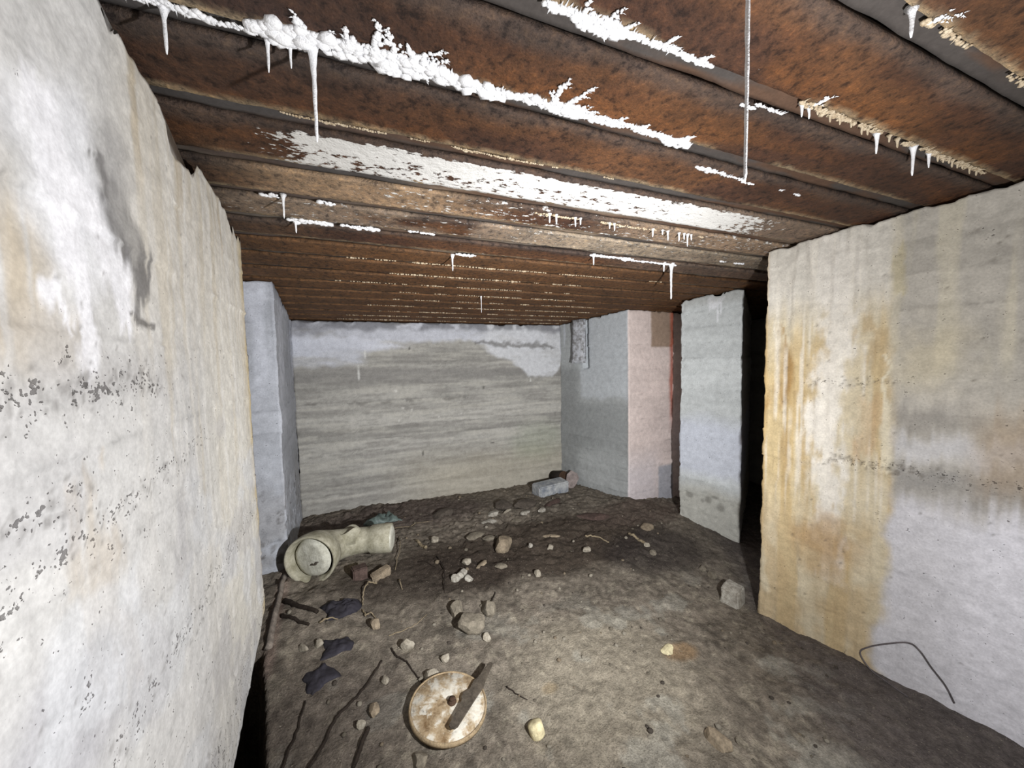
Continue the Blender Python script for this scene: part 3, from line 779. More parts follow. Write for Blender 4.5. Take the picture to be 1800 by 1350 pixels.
# the thick white seam nearest the middle of the picture
crust(-.42, -.27, .935, .010, .003, (.004, .008), 1, skew=.05)
crust(-.28, -.20, .944, .006, .004, (.003, .006), 2)
crust(-.205, .24, .928, .021, .0024, (.006, .012), 3, spikes=.45)
crust(.22, .40, .932, .014, .0026, (.005, .010), 4)
crust(.30, .36, .94, .012, .003, (.006, .012), 5, spikes=.1)
crust(.39, .60, .926, .016, .0026, (.005, .010), 6, spikes=.45)
crust(.60, .92, .930, .012, .0026, (.004, .009), 7, spikes=.5)
crust(.90, 1.02, .935, .013, .003, (.005, .010), 8)
for (x, y, a, l, s) in ((-.10, .92, -1.75, .055, 11), (-.07, .925, -1.2, .04, 12), (.04, .92, -1.7, .085, 13), (.07, .92, -1.25, .075, 14), (.10, .92, -.75, .11, 15), (.12, .925, -.3, .09, 16), (-.01, .92, -2.0, .05, 17), (.50, .92, -1.55, .085, 18), (.53, .92, -.95, .10, 19), (.56, .92, -.35, .08, 20), (.72, .925, -1.2, .03, 21), (.80, .925, -.9, .03, 22), (.98, .925, -1.1, .035, 23)):
    frond(x, y, a, l, s, .0068)
# the joint nearer the camera
crust(.36, .46, .690, .008, .003, (.003, .007), 31)
crust(.43, .56, .695, .018, .0024, (.005, .010), 32, spikes=.5)
crust(.55, .70, .690, .008, .003, (.003, .007), 33, spikes=.5)
crust(.70, .83, .690, .006, .004, (.003, .006), 34, gate=.4)
for (x, y, a, l, s) in ((.46, .70, -2.2, .05, 35), (.50, .69, -1.2, .05, 36), (.53, .69, -.5, .05, 37), (.66, .69, -.9, .04, 38), (.68, .69, -.3, .03, 39), (.78, .69, -.8, .03, 40)):
    frond(x, y, a, l, s, .006)
crust(1.18, 1.42, .692, .007, .005, (.003, .006), 41, mat=MAT_LIME_DIRTY, gate=.35)
crust(1.42, 2.36, .694, .008, .006, (.003, .007), 42, mat=MAT_LIME_DIRTY, gate=.38, spikes=.5)
frond(1.23, .69, -1.0, .05, 43, .005)
crust(1.06, 1.18, .74, .003, .006, (.002, .005), 44, gate=.45)
crust(1.02, 1.08, .755, .005, .004, (.003, .006), 45)
crust(1.10, 1.36, .447, .006, .009, (.003, .007), 46, mat=MAT_LIME_DIRTY, gate=.45)
crust(1.36, 1.9, .447, .006, .012, (.003, .006), 47, mat=MAT_LIME_DIRTY, gate=.5)
frond(1.20, .45, -.6, .07, 48, .004)
# farther joints
crust(1.15, 1.30, 1.02, .005, .005, (.003, .007), 51, gate=.3)
crust(1.28, 1.42, 1.03, .004, .005, (.003, .006), 52)
crust(1.42, 1.80, 1.04, .004, .008, (.003, .006), 53, gate=.42)
crust(-.35, .9, 1.178, .003, .006, (.002, .004), 54, mat=MAT_LIME_DIRTY, gate=.38, spikes=0)
crust(-.31, -.14, 1.86, .014, .004, (.005, .011), 55)
crust(-.10, .06, 1.862, .012, .005, (.005, .010), 56, gate=.3)
crust(-.36, -.10, 1.66, .012, .008, (.004, .008), 57, gate=.45)
crust(.20, .32, 1.845, .006, .006, (.004, .008), 58, gate=.3)
crust(.18, .60, 2.08, .010, .008, (.004, .009), 59, gate=.42)
crust(1.28, 1.60, 1.90, .008, .005, (.005, .010), 60)
crust(1.60, 1.90, 1.915, .006, .006, (.004, .008), 61)
crust(1.86, 1.98, 1.92, .014, .004, (.006, .011), 62)
crust(.70, 1.75, 1.505, .006, .012, (.003, .007), 63, gate=.42, mat=MAT_LIME_DIRTY)
crust(2.05, 2.45, 1.78, .006, .010, (.004, .008), 64, gate=.45)
for k, (yy, a, b_) in enumerate(((2.28, -.1, 2.2), (2.52, .1, 1.6), (2.755, -.2, 1.7), (2.98, .1, 1.9), (3.21, .2, 2.2), (3.45, .0, 2.4), (3.69, .1, 2.3), (3.92, -.2, 2.3), (4.13, -.3, 2.3))):
    crust(a, b_, yy - .004, .004, .016, (.003, .007), 70 + k, gate=.40, spikes=0, mat=MAT_LIME_DIRTY)

# ------------------------------------------------------------------ stalactites
def lathe_mesh(name, prof, mat, n=10, wob=0.0, seed=0):
    R = random.Random(seed); V = []; F = []
    ox = oy = 0.0
    for k, (r, z) in enumerate(prof):
        for a in range(n):
            V.append((ox + r * math.cos(a * 2 * math.pi / n), oy + r * math.sin(a * 2 * math.pi / n), z))
        ox += R.uniform(-wob, wob); oy += R.uniform(-wob, wob)
    for k in range(len(prof) - 1):
        for a in range(n):
            b_ = (a + 1) % n
            F.append((k * n + a, k * n + b_, (k + 1) * n + b_, (k + 1) * n + a))
    F.append(tuple(range(n - 1, -1, -1))); F.append(tuple((len(prof) - 1) * n + a for a in range(n)))
    return mesh_np(name, V, [tuple(reversed(f)) for f in F] if prof[0][1] > prof[-1][1] else F, mat)

def stal(x, y, ln, r, label, seed, group=None, flare=1.8, mat=None):
    R = random.Random(seed); n = max(5, int(ln / .012)); prof = []
    for k in range(n + 1):
        t = k / n
        rr = r * (flare * math.exp(-t * 9) + .95 - .35 * t) * R.uniform(.88, 1.12)
        if k == n: rr *= .45
        prof.append((rr, .006 - t * (ln + .006)))
    o = lathe_mesh('stalactite', prof, mat or MAT_LIME, 9, r * .10, seed)
    o.location = (x, y, zc(y))
    return tag(o, label, 'stalactite', group)
ORD = 'first second third fourth fifth sixth seventh eighth ninth tenth eleventh twelfth thirteenth fourteenth fifteenth sixteenth seventeenth eighteenth nineteenth twentieth'.split()
G1 = 'stalactites hanging from the beam joints'
stal(.613, .445, .445, .0044, 'very long thin white straw stalactite hanging from the nearest joint at upper right', 1, G1, 1.0)
stal(-.352, .945, .088, .0042, 'leftmost white stalactite on the thick crusted joint beside the left wall', 2, G1)
stal(-.18, .955, .070, .0038, 'white stalactite just left of the pair under the thick crust', 3, G1)
stal(-.137, .955, .050, .0036, 'shortest white stalactite of the three under the thick crust', 4, G1)
stal(-.093, .945, .205, .0054, 'long tapering white stalactite hanging from the thick white crust', 5, G1)
stal(1.94, 1.918, .235, .0085, 'thick white stalactite hanging before the pier at right', 6, G1, 1.6)
stal(1.87, 1.915, .055, .007, 'stubby white stalactite beside the thick one by the pier', 7, G1)
stal(.471, 2.115, .088, .0058, 'thin white stalactite hanging alone in the middle of the far joints', 8, G1)
stal(-.29, 1.655, .085, .0048, 'slender white stalactite hanging above the crusted joint near the left wall', 9, G1)
stal(-.285, 1.865, .055, .005, 'short white drip under the crusted joint near the left wall', 10, G1)
stal(1.82, .70, .098, .0058, 'longest pale stalactite in the stained row above the right wall', 11, G1)
stal(1.589, .70, .066, .0058, 'pale stalactite left of the longest one above the right wall', 12, G1)
stal(1.93, .70, .052, .005, 'pale stalactite right of the longest one above the right wall', 13, G1)
stal(1.20, .70, .034, .0045, 'stubby pale stalactite at the left end of the stained row, first of two', 14, G1)
stal(1.235, .703, .030, .0042, 'stubby pale stalactite at the left end of the stained row, second of two', 15, G1)
stal(1.13, .446, .058, .0055, 'pale crooked stalactite in the upper right corner', 16, G1)
stal(.90, 2.98, .14, .0035, 'hair-thin pale straw hanging before the far wall', 17, G1)
stal(1.30, 1.90, .06, .006, 'short white drip at the left end of the bright far crust', 18, G1)
G2 = 'short drips in the row behind the white beam'
for k, (x, l) in enumerate(((.79, .040), (.825, .042), (.925, .042), (.955, .030), (1.12, .030), (1.15, .036), (1.39, .04), (1.455, .022), (1.49, .048), (1.57, .045), (1.605, .032), (1.63, .065), (1.655, .03))):
    stal(x, 1.50, l, .0052, 'short white drip, ' + ORD[k] + ' from the left in the row behind the white-crusted beam', 40 + k, G2)
G3 = 'tiny drips on the stained joint'
for k, x in enumerate((1.27, 1.33, 1.38, 1.44, 1.50, 1.53, 1.66, 1.71, 1.99, 2.03, 2.07, 2.10, 2.14, 2.18, 2.24, 2.30)):
    stal(x, .698, .014 + .012 * ((k * 37) % 10) / 10, .0045, 'tiny stained drip, ' + ORD[k] + ' from the left in the row above the right wall', 60 + k, G3, mat=MAT_LIME_DIRTY)

# ------------------------------------------------------------------ bar hanging in the far right wall
def place(o, x, y, z, rz=0, rx=0, ry=0):
    o.location = (x, y, z); o.rotation_euler = (rx, ry, rz); return o
MAT_IRON = plain('rusty_iron', S(86, 66, 52), .8, 30, .35, .003)
MAT_BAR = plain('lime_coated_iron', S(206, 209, 216), .85, 22, .2, .004, alt=S(128, 126, 124))
bm = bmesh.new(); box_bm(bm, -.028, .028, -.085, .085, -.50, .03)
bmesh.ops.subdivide_edges(bm, edges=[e for e in bm.edges], cuts=5, use_grid_fill=True)
for v in bm.verts:
    v.co.x += rnd.uniform(-.004, .004); v.co.y += rnd.uniform(-.006, .006) + .03 * (v.co.z < -.42) * (v.co.y > 0)
bar = bm_obj('iron_bar', bm, MAT_BAR, None, True)
dv = Vector((.292, -.987)); uu = .36
place(bar, 2.345 + dv.x * uu - .060, 4.19 + dv.y * uu - .018, zc(3.85) - .035, math.atan2(dv.y, dv.x) + math.pi / 2)
tag(bar, 'white lime-coated iron bar hanging at the top of the far right wall', 'bar')

# ------------------------------------------------------------------ floor things
STONE_MATS = {
    'grey': plain('grey_stone', S(132, 124, 110), .92, 24, .2, .004),
    'tan': plain('tan_stone', S(150, 136, 116), .92, 24, .2, .004),
    'pale': plain('pale_stone', S(168, 161, 147), .9, 40, .15, .003, alt=S(132, 124, 110)),
    'white': plain('white_rubble', S(178, 174, 164), .9, 40, .2, .004, alt=S(132, 126, 116)),
    'brick': plain('old_brick', S(92, 76, 70), .92, 30, .25, .004),
    'yellow': plain('yellowish_stone', S(216, 206, 168), .9, 40, .15, .003, alt=S(170, 160, 130)),
    'dark': plain('dark_stone', S(96, 88, 80), .92, 30, .25, .004)}

def rock(name, x, y, size, rz, mat, seed, label=None, cat=None, group=None, sink=.3, sub=ICO3, rough=.35, flat=0.0, box=0.0):
    v, f = sub
    R = np.random.RandomState(seed)
    q = v.copy()
    # facets: clip with random planes for a broken look
    for _ in range(13):
        n = R.randn(3); n /= np.linalg.norm(n); d = R.uniform(.55, .88)
        if box: 
            n = np.round(n / np.abs(n).max() * .9); n = n / np.linalg.norm(n) if np.linalg.norm(n) else np.array([0, 0, 1.]); d = .72
        h = q @ n; q = q - np.outer(np.maximum(h - d, 0), n)
    q = q * (1 + rough * .45 * (fbm(v[:, 0] * 4 + seed, v[:, 1] * 3 + v[:, 2] * 2, seed, 3) - .5)[:, None])
    q = q * np.asarray(size) * 1.2
    o = mesh_np(name, q, f, mat, None, True)
    o.data.set_sharp_from_angle(angle=math.radians(24))
    low = min(gz(x + a * size[0] * .6, y + b_ * size[1] * .6) for a, b_ in ((0, 0), (1, 0), (-1, 0), (0, 1), (0, -1)))
    place(o, x, y, low + size[2] * (1 - 2 * sink) + .002, rz)
    return tag(o, label, cat, group)

def chunk(name, x, y, size, rz, mat, seed, label, cat, tilt=(0, 0), sink=.15):
    """a broken rectangular lump: bevelled block with knocked corners"""
    R = random.Random(seed)
    bm = bmesh.new(); bmesh.ops.create_cube(bm, size=2.0)
    for v in bm.verts:
        v.co.x *= 1 + R.uniform(-.18, .06); v.co.y *= 1 + R.uniform(-.18, .06); v.co.z *= 1 + R.uniform(-.14, .05)
    bmesh.ops.bevel(bm, geom=list(bm.edges), offset=.14, segments=2, affect='EDGES')
    bmesh.ops.subdivide_edges(bm, edges=list(bm.edges), cuts=1, use_grid_fill=True)
    for v in bm.verts:
        k = 1 + .07 * (float(vn(v.co.x * 2.3 + seed, v.co.y * 2.3 + v.co.z * 3.1, seed)) - .5) * 2
        v.co = Vector((v.co.x * size[0], v.co.y * size[1], v.co.z * size[2])) * k
    o = bm_obj(name, bm, mat, None, True)
    try: o.data.set_sharp_from_angle(angle=math.radians(32))
    except Exception: pass
    place(o, x, y, gz(x, y) + size[2] * (1 - 2 * sink), rz, tilt[0], tilt[1])
    return tag(o, label, cat)

T = STONE_MATS
rock('stone', .485, 1.985, (.082, .074, .062), .5, T['grey'], 1, 'largest grey broken stone in the middle of the floor', 'stone', sink=.22)
rock('stone', .43, 2.115, (.05, .042, .04), 1.2, T['grey'], 2, 'rounded stone tucked behind the largest grey stone', 'stone', sink=.22)
rock('stone', .62, 2.065, (.045, .06, .045), .2, T['grey'], 3, 'grey stone leaning against the right of the largest stone', 'stone', sink=.2)
rock('pebble', .552, 1.882, (.024, .023, .021), 0, T['pale'], 4, 'round pebble at the right front foot of the largest stone', 'pebble', sink=.2, sub=ICO2)
rock('stone', .985, 2.785, (.082, .07, .062), .9, T['tan'], 5, 'tan broken stone lying in the dark soil at centre', 'stone', sink=.2)
for k, (dx, dy, r) in enumerate(((-.035, 0, .036), (.03, .055, .034), (.058, -.012, .032), (.0, .02, .026))):
    rock('plaster_lump', .53 + dx, 2.43 + dy, (r, r * .9, r * .8), k, T['white'], 20 + k, ('left', 'rear', 'right', 'middle')[k] + ' lump in the little white plaster cluster behind the largest stone', 'rubble', 'white plaster cluster', .25, ICO2)
rock('stone', 1.307, 1.022, (.036, .052, .032), .35, T['tan'], 6, 'smooth oval tan stone near the bottom edge', 'stone', sink=.3)
rock('pebble', 1.395, .985, (.018, .024, .016), .35, T['grey'], 7, 'small oval pebble right of the smooth oval tan stone', 'pebble', sink=.3, sub=ICO2)
chunk('concrete_chunk', 2.275, 1.685, (.074, .06, .070), .30, T['white'], 8, 'squarish pale concrete chunk by the corner of the near right wall', 'rubble', (.06, -.05), .12)
rock('stone', 2.374, 2.622, (.062, .045, .028), .2, T['tan'], 9, 'flat tan stone before the pinkish end face', 'stone', sink=.25)
rock('pebble', 2.374, 2.01, (.028, .026, .024), .2, T['grey'], 10, 'grey pebble, left of the two in the shade of the pier', 'pebble', sink=.25, sub=ICO2)
rock('pebble', 2.376, 1.93, (.036, .032, .03), .2, T['grey'], 11, 'larger grey pebble, right of the two in the shade of the pier', 'pebble', sink=.25, sub=ICO2)
chunk('brick_chunk', -.135, 2.62, (.052, .045, .045), .2, T['brick'], 12, 'dark red brick chunk under the clay pipe', 'brick')
chunk('brick_chunk', .0, 2.60, (.070, .030, .032), .45, T['tan'], 13, 'tan oblong brick chunk right of the dark red one', 'brick', (.1, -.12))
rock('pebble', -.04, 2.13, (.03, .03, .03), 0, T['tan'], 14, 'tan pebble on the left floor in front of the clay pipe', 'pebble', sink=.25, sub=ICO2)
rock('stone', .118, 1.94, (.036, .034, .03), 0, T['pale'], 15, 'pale round stone beside the thin bent scrap, upper left of the round lid', 'stone', sink=.2, sub=ICO2)
rock('stone', .21, 1.72, (.035, .03, .024), .4, T['pale'], 16, 'pale pebble touching the rear edge of the round lid', 'pebble', sink=.25, sub=ICO2)
rock('pebble', .30, 1.80, (.026, .02, .018), .4, T['pale'], 17, 'pale pebble behind the round lid', 'pebble', sink=.25, sub=ICO2)
rock('pebble', .0, 1.76, (.016, .024, .016), .4, T['pale'], 18, 'pale oblong pebble on the left of the round lid', 'pebble', sink=.2, sub=ICO2)
rock('pebble', -.05, 1.605, (.022, .034, .02), .3, T['tan'], 19, 'tan oblong pebble left of the round lid', 'pebble', sink=.25, sub=ICO2)
rock('pebble', -.10, 1.555, (.02, .018, .018), .3, T['pale'], 20, 'pale pebble at the tip of the short black stick', 'pebble', sink=.25, sub=ICO2)
rock('stone', .115, 1.35, (.032, .03, .024), .3, T['grey'], 24, 'grey stone under the front left edge of the round lid', 'stone', sink=.3, sub=ICO2)
rock('pebble', 1.095, 2.352, (.027, .026, .026), .3, T['pale'], 25, 'bright round white pebble on the middle of the floor', 'pebble', sink=.2, sub=ICO2)
rock('pebble', -.315, 2.06, (.02, .028, .018), .3, T['pale'], 26, 'pale pebble beside the dark blue plastic on the left', 'pebble', sink=.25, sub=ICO2)
rock('pebble', -.385, 2.05, (.018, .034, .016), .6, T['pale'], 27, 'pale flat pebble left of the one by the blue plastic', 'pebble', sink=.25, sub=ICO2)
rock('stone', 2.14, 2.30, (.034, .026, .022), .6, T['grey'], 28, 'grey stone at the edge of the damp soil before the pier', 'stone', sink=.25, sub=ICO2)
rock('stone', 1.485, 1.485, (.045, .03, .016), .2, T['yellow'], 29, 'flat yellowish stone on the orange-stained ground', 'stone', sink=.3, sub=ICO2)
# rubble strewn over the dark soil before the far wall
rub = [(1.02, 3.30, .085, .05, .02, 'white', 'largest white plaster flake in the heap before the far wall'),
       (1.10, 3.42, .065, .045, .02, 'white', 'white plaster flake at the top of the heap before the far wall'),
       (1.26, 3.43, .06, .018, .02, 'pale', 'narrow upright pale flake right of the white plaster flakes'),
       (1.30, 3.26, .075, .05, .018, 'grey', 'grey pointed slab right of the white plaster flakes'),
       (1.44, 3.36, .06, .04, .02, 'white', 'pale flake in the row right of the grey pointed slab'),
       (1.60, 3.31, .05, .035, .02, 'white', 'pale flake at the right end of the row before the far wall'),
       (.80, 3.03, .10, .05, .02, 'grey', 'grey flat slab behind the tan broken stone'),
       (.90, 2.93, .05, .035, .02, 'grey', 'small grey flake left of the tan broken stone'),
       (.98, 2.98, .03, .025, .02, 'white', 'small white flake just behind the tan broken stone'),
       (1.45, 2.83, .085, .025, .015, 'tan', 'long tan splinter of stone in the black soil'),
       (.45, 3.05, .04, .035, .03, 'pale', 'pale pebble in the soil right of the clay pipe'),
       (.62, 2.62, .035, .03, .03, 'pale', 'pale pebble left of centre in the dark soil'),
       (.86, 2.52, .05, .03, .015, 'grey', 'grey flake in front of the tan broken stone'),
       (.72, 2.56, .06, .022, .014, 'tan', 'thin tan flake in front of the dark soil'),
       (1.80, 3.47, .15, .06, .03, 'brick', 'broad purplish slab in front of the pale block'),
       (1.50, 3.52, .12, .08, .045, 'dark', 'dark clod in front of the pale block'),
       (1.25, 3.55, .10, .08, .05, 'dark', 'dark clod left of the pale block'),
       (.62, 3.62, .12, .07, .04, 'dark', 'dark clod at the foot of the far wall'),
       (2.02, 2.98, .15, .06, .025, 'brick', 'broad purplish slab at right before the far corner'),
       (1.62, 2.50, .035, .03, .028, 'pale', 'pale pebble in the right of the damp soil'),
       (1.36, 2.66, .03, .026, .024, 'pale', 'pale pebble at centre right of the damp soil'),
       (1.20, 2.72, .022, .02, .02, 'white', 'tiny white pebble right of the tan broken stone')]
for k, (x, y, a, b_, c, m, lab) in enumerate(rub):
    rock('rubble_piece', x, y, (a, b_, c), rnd.uniform(-.6, .8), T[m], 120 + k, lab, 'rubble', 'rubble before the far wall', .25, ICO2 if a < .1 else ICO3)

# loose pebbles everywhere else
PEBM = []; PEBS = []
for _s in range(6):
    v, f = ICO1
    rs = np.random.RandomState(500 + _s)
    q = v * (1 + .4 * (rs.rand(len(v), 1) - .5)) * np.array([1, rs.uniform(.6, .95), rs.uniform(.5, .8)])
    for mk in ('pale', 'tan', 'grey', 'dark'):
        o = mesh_np('pebble', q, f, T[mk], None, True); PEBM.append((o.data, mk)); bpy.data.objects.remove(o)
pr = random.Random(21); cnt = 0
while cnt < 230:
    if pr.random() < .6:
        x = pr.uniform(-.35, 2.4); y = pr.uniform(.85, 2.2)
    else:
        x = pr.uniform(-.5, 2.7); y = pr.uniform(2.2, 4.05)
    if x < float(lipx(y)) + .06 or x > np.interp(y, [.5, 1.55, 2.2, 2.7, 3.2, 4.1], [2.45, 2.25, 2.95, 2.8, 2.5, 2.25]): continue
    if math.hypot(x - .255, y - 1.505) < .21 or math.hypot(x - .6, y - 1.324) < .07 or abs(x + .15) < .45 and abs(y - 2.85) < .3: continue
    r = pr.choice((.006, .007, .008, .009, .010, .012, .015)) * (1.0 if y < 2.2 else 1.35)
    pm_, mk = pr.choice(PEBM)
    o = bpy.data.objects.new('pebble', pm_); COL.objects.link(o)
    o.location = (x, y, gz(x, y) + r * .25); o.scale = (r, r, r); o.rotation_euler = (0, 0, pr.uniform(0, 6.3))
    PEBS.append((o, x, y, mk)); cnt += 1
# name each loose pebble by the nearest thing one can find
MARKS = [('the round lid', .255, 1.505), ('the yellow round plug', .598, 1.324), ('the smooth oval stone', 1.307, 1.022), ('the largest grey stone', .485, 1.985), ('the squarish concrete chunk', 2.275, 1.685),
         ('the flat yellowish stone', 1.485, 1.485), ('the tan broken stone', .985, 2.785), ('the bright white pebble', 1.095, 2.352), ('the white plaster cluster', .53, 2.43), ('the clay pipe', -.2, 2.85), ('the stick with the knob', 2.15, 2.5),
         ('the white plaster flakes', 1.1, 3.34), ('the pale corner block', 1.95, 3.78), ('the flat tan stone', 2.374, 2.622), ('the teal plastic scrap', .03, 3.68), ('the long black stick', -.14, 1.69), ('the shaded pier pebbles', 2.375, 1.97), ('the broad purplish slab', 2.02, 2.98)]
bins = {}
for o, x, y, mk in PEBS:
    n_, mx, my = min(MARKS, key=lambda q: math.hypot(q[1] - x, q[2] - y))
    dx, dy = x - mx, y - my
    w_ = ('right of' if dx > 0 else 'left of') if abs(dx) > abs(dy) else ('behind' if dy > 0 else 'in front of')
    bins.setdefault((mk, w_, n_), []).append((math.hypot(dx, dy), o))
for (mk, w_, n_), lst in bins.items():
    lst.sort(key=lambda q: q[0])
    for k, (d_, o) in enumerate(lst):
        rank = '' if len(lst) == 1 else (', ' + ('nearest' if k == 0 else ORD[k] + ' nearest'))
        tag(o, 'loose ' + mk + ' pebble ' + w_ + ' ' + n_ + rank, 'pebble', 'loose pebbles on the dirt floor')

# --- pale round plug
MAT_CORK = plain('pale_cork', S(222, 212, 172), .9, 45, .12, .003, alt=S(186, 174, 140))
o = lathe_mesh('round_plug', [(.024, -.03), (.031, -.024), (.033, 0), (.032, .022), (.027, .028), (.012, .030)], MAT_CORK, 20, .0005, 3)
place(o, .598, 1.324, gz(.598, 1.324) + .018, 0, -.5, -.2)
tag(o, 'pale yellow round plug lying right of the round lid', 'plug')

# --- the round lid with its fallen metal strip
def lid_mat():
    m = bpy.data.materials.new('rust_spotted_enamel')
    nt, N, L, b = nodes(m)
    n1 = noise(nt, 13, 6, .7); n2 = noise(nt, 42, 5, .7); n3 = noise(nt, 24, 4, .6)
    c = ramp(nt, n1, [(.34, S(116, 92, 62)), (.47, S(168, 148, 118)), (.60, S(206, 198, 182))])
    c = mixn(nt, 'MIX', ramp(nt, n3, [(.52, 0.0), (.60, .85)]), c, S(218, 214, 202))
    c = mixn(nt, 'MULTIPLY', 1.0, c, ramp(nt, n2, [(.30, .35), (.42, .9), (.7, 1.12)]))
    L.new(c, b.inputs['Base Color']); b.inputs['Roughness'].default_value = .85
    bump(nt, b, [(n1, .004, .5), (n2, .003, .6)])
    return m
MAT_LID = lid_mat()
root = bpy.data.objects.new('metal_disc', None); COL.objects.link(root)
lx, ly = .255, 1.505
zl = max(gz(lx + .15 * math.cos(a), ly + .15 * math.sin(a)) for a in np.linspace(0, 6.2, 12))
place(root, lx, ly, zl + .006, 0, .03, .085)
tag(root, 'rust-spotted pale round metal lid lying on the floor under a metal strip', 'disc')
def lathe_child(name, prof, mat, n, parent, wob=0.0):
    o = lathe_mesh(name, prof, mat, n, wob); o.parent = parent; return o
lathe_child('plate', [(.02, 0.006), (.160, .004), (.163, .012), (.158, .019), (.06, .021), (.01, .021)], MAT_LID, 72, root)
V = []; F = []
for k in range(72):
    a = k * 2 * math.pi / 72; w = 1 + .004 * math.sin(a * 3)
    for (r, z) in ((.162, .000), (.169, .000), (.1705, .009), (.169, .019), (.164, .021), (.161, .017)):
        V.append((r * w * math.cos(a), r * w * math.sin(a), z))
for k in range(72):
    for j in range(6):
        F.append((k * 6 + j, ((k + 1) % 72) * 6 + j, ((k + 1) % 72) * 6 + (j + 1) % 6, k * 6 + (j + 1) % 6))
rim = mesh_np('rim', V, F, plain('rusty_rim', S(168, 148, 118), .8, 40, .25, .002), root)
rim['label'] = 'rusty rolled rim'
kn = lathe_child('handle_stub', [(.018, .019), (.020, .026), (.012, .032), (.010, .038), (.015, .040), (.006, .043)], MAT_IRON, 14, root)
kn.location = (.015, .0, 0); kn['label'] = 'rusted handle stub'

def tube_pts(pts, radii, n=7, flat=1.0):
    V = []; F = []
    P = [Vector(p) for p in pts]
    for i, p in enumerate(P):
        d = (P[min(i + 1, len(P) - 1)] - P[max(i - 1, 0)]).normalized()
        s = d.cross(Vector((0, 0, 1)))
        s = s.normalized() if s.length > 1e-4 else Vector((1, 0, 0))
        t = s.cross(d)
        r = radii[i] if hasattr(radii, '__len__') else radii
        for k in range(n):
            a = k * 2 * math.pi / n
            V.append(tuple(p + s * math.cos(a) * r + t * math.sin(a) * r * flat))
    for i in range(len(P) - 1):
        for k in range(n):
            b_ = (k + 1) % n
            F.append((i * n + k, (i + 1) * n + k, (i + 1) * n + b_, i * n + b_))
    F.append(tuple(range(n))); F.append(tuple((len(P) - 1) * n + k for k in range(n - 1, -1, -1)))
    return V, F

# flat notched metal strip lying across the lid
MAT_STRIP = plain('dull_metal_strip', S(94, 86, 76), .7, 26, .25, .003, metallic=.0)
outl = [(-.165, .010), (-.160, .020), (-.06, .026), (-.035, .030), (-.02, .040), (.0, .044), (.012, .036), (.03, .026), (.08, .030), (.10, .020), (.18, .013), (.205, .010),
        (.205, -.010), (.16, -.014), (.09, -.022), (.07, -.028), (.02, -.024), (-.06, -.020), (-.15, -.016), (-.163, -.008)]
V = [(x, y, -.003 + .02 * max(0, x - .1)) for x, y in outl] + [(x, y, .004 + .02 * max(0, x - .1)) for x, y in outl]
m = len(outl)
F = [tuple(range(m)), tuple(range(2 * m - 1, m - 1, -1))] + [(k, m + k, m + (k + 1) % m, (k + 1) % m) for k in range(m)]
st = mesh_np('metal_strip', V, F, MAT_STRIP, None, False)
a, b_ = Vector((.243, 1.365, 0)), Vector((.50, 1.64, 0))
place(st, .358, 1.488, zl + .037, math.atan2((b_ - a).y, (b_ - a).x), -.02, .075)
tag(st, 'dull notched metal strip lying across the round lid', 'metal strip')

# --- clay drain pipe
MAT_CLAY = plain('dusty_clay_pipe', S(176, 172, 154), .85, 14, .15, .003, alt=S(140, 136, 116))
MAT_PLUG = plain('pale_mortar', S(206, 205, 192), .9, 18, .12, .003, alt=S(176, 174, 160))
proot = bpy.data.objects.new('drain_pipe', None); COL.objects.link(proot)
pz0 = gz(-.25, 2.80)
place(proot, -.25, 2.80, pz0 - .01)
tag(proot, 'broken pale clay drain pipe with a wide socket, lying by the left wall', 'pipe')
def sweep(name, stations, mat, n=36, inner=None, jag_end=0.0, seed=0):
    """stations: (x, y, z, radius, direction angle, pitch) rings joined into a tube"""
    R = random.Random(seed); V = []; F = []
    for (x, y, z, r, a, pt) in stations:
        d = Vector((math.cos(a) * math.cos(pt), math.sin(a) * math.cos(pt), math.sin(pt)))
        s = d.cross(Vector((0, 0, 1))).normalized(); t = s.cross(d)
        for k in range(n):
            q = k * 2 * math.pi / n
            j = jag_end * R.uniform(-1, 1) if (x, y, z, r, a, pt) in (stations[-1],) else 0
            p = Vector((x, y, z)) + (s * math.cos(q) + t * math.sin(q)) * r + d * j
            V.append(tuple(p - Vector((0, 0, 0))))
    for i in range(len(stations) - 1):
        for k in range(n):
            b_ = (k + 1) % n
            F.append((i * n + k, (i + 1) * n + k, (i + 1) * n + b_, i * n + b_))
    o = mesh_np(name, V, F, mat, proot)
    return o
A0 = math.radians(72); A1 = math.radians(45); A2 = math.radians(14); A3 = math.radians(-14)
body = sweep('pipe_body', [
    (-.148, .00, .150, .118, A0, 0), (-.170, -.085, .158, .140, A0, 0), (-.185, -.135, .160, .150, A0, 0), (-.188, -.145, .160, .162, A0, 0), (-.184, -.134, .160, .168, A0, 0),
    (-.165, -.07, .158, .164, A0, 0), (-.140, -.01, .152, .154, A0 - .1, 0), (-.11, .05, .142, .132, A1, 0), (-.06, .09, .130, .116, A1 - .15, 0), (0, .122, .120, .104, A2, 0), (.07, .135, .114, .098, A2 - .1, 0),
    (.14, .138, .110, .094, A2 - .25, 0), (.19, .130, .108, .094, A3, 0), (.205, .127, .108, .108, A3, 0), (.30, .104, .108, .110, A3, 0), (.345, .093, .108, .106, A3, 0), (.345, .093, .108, .085, A3, 0), (.30, .104, .108, .08, A3, 0)], MAT_CLAY, 40)
V = []; F = []
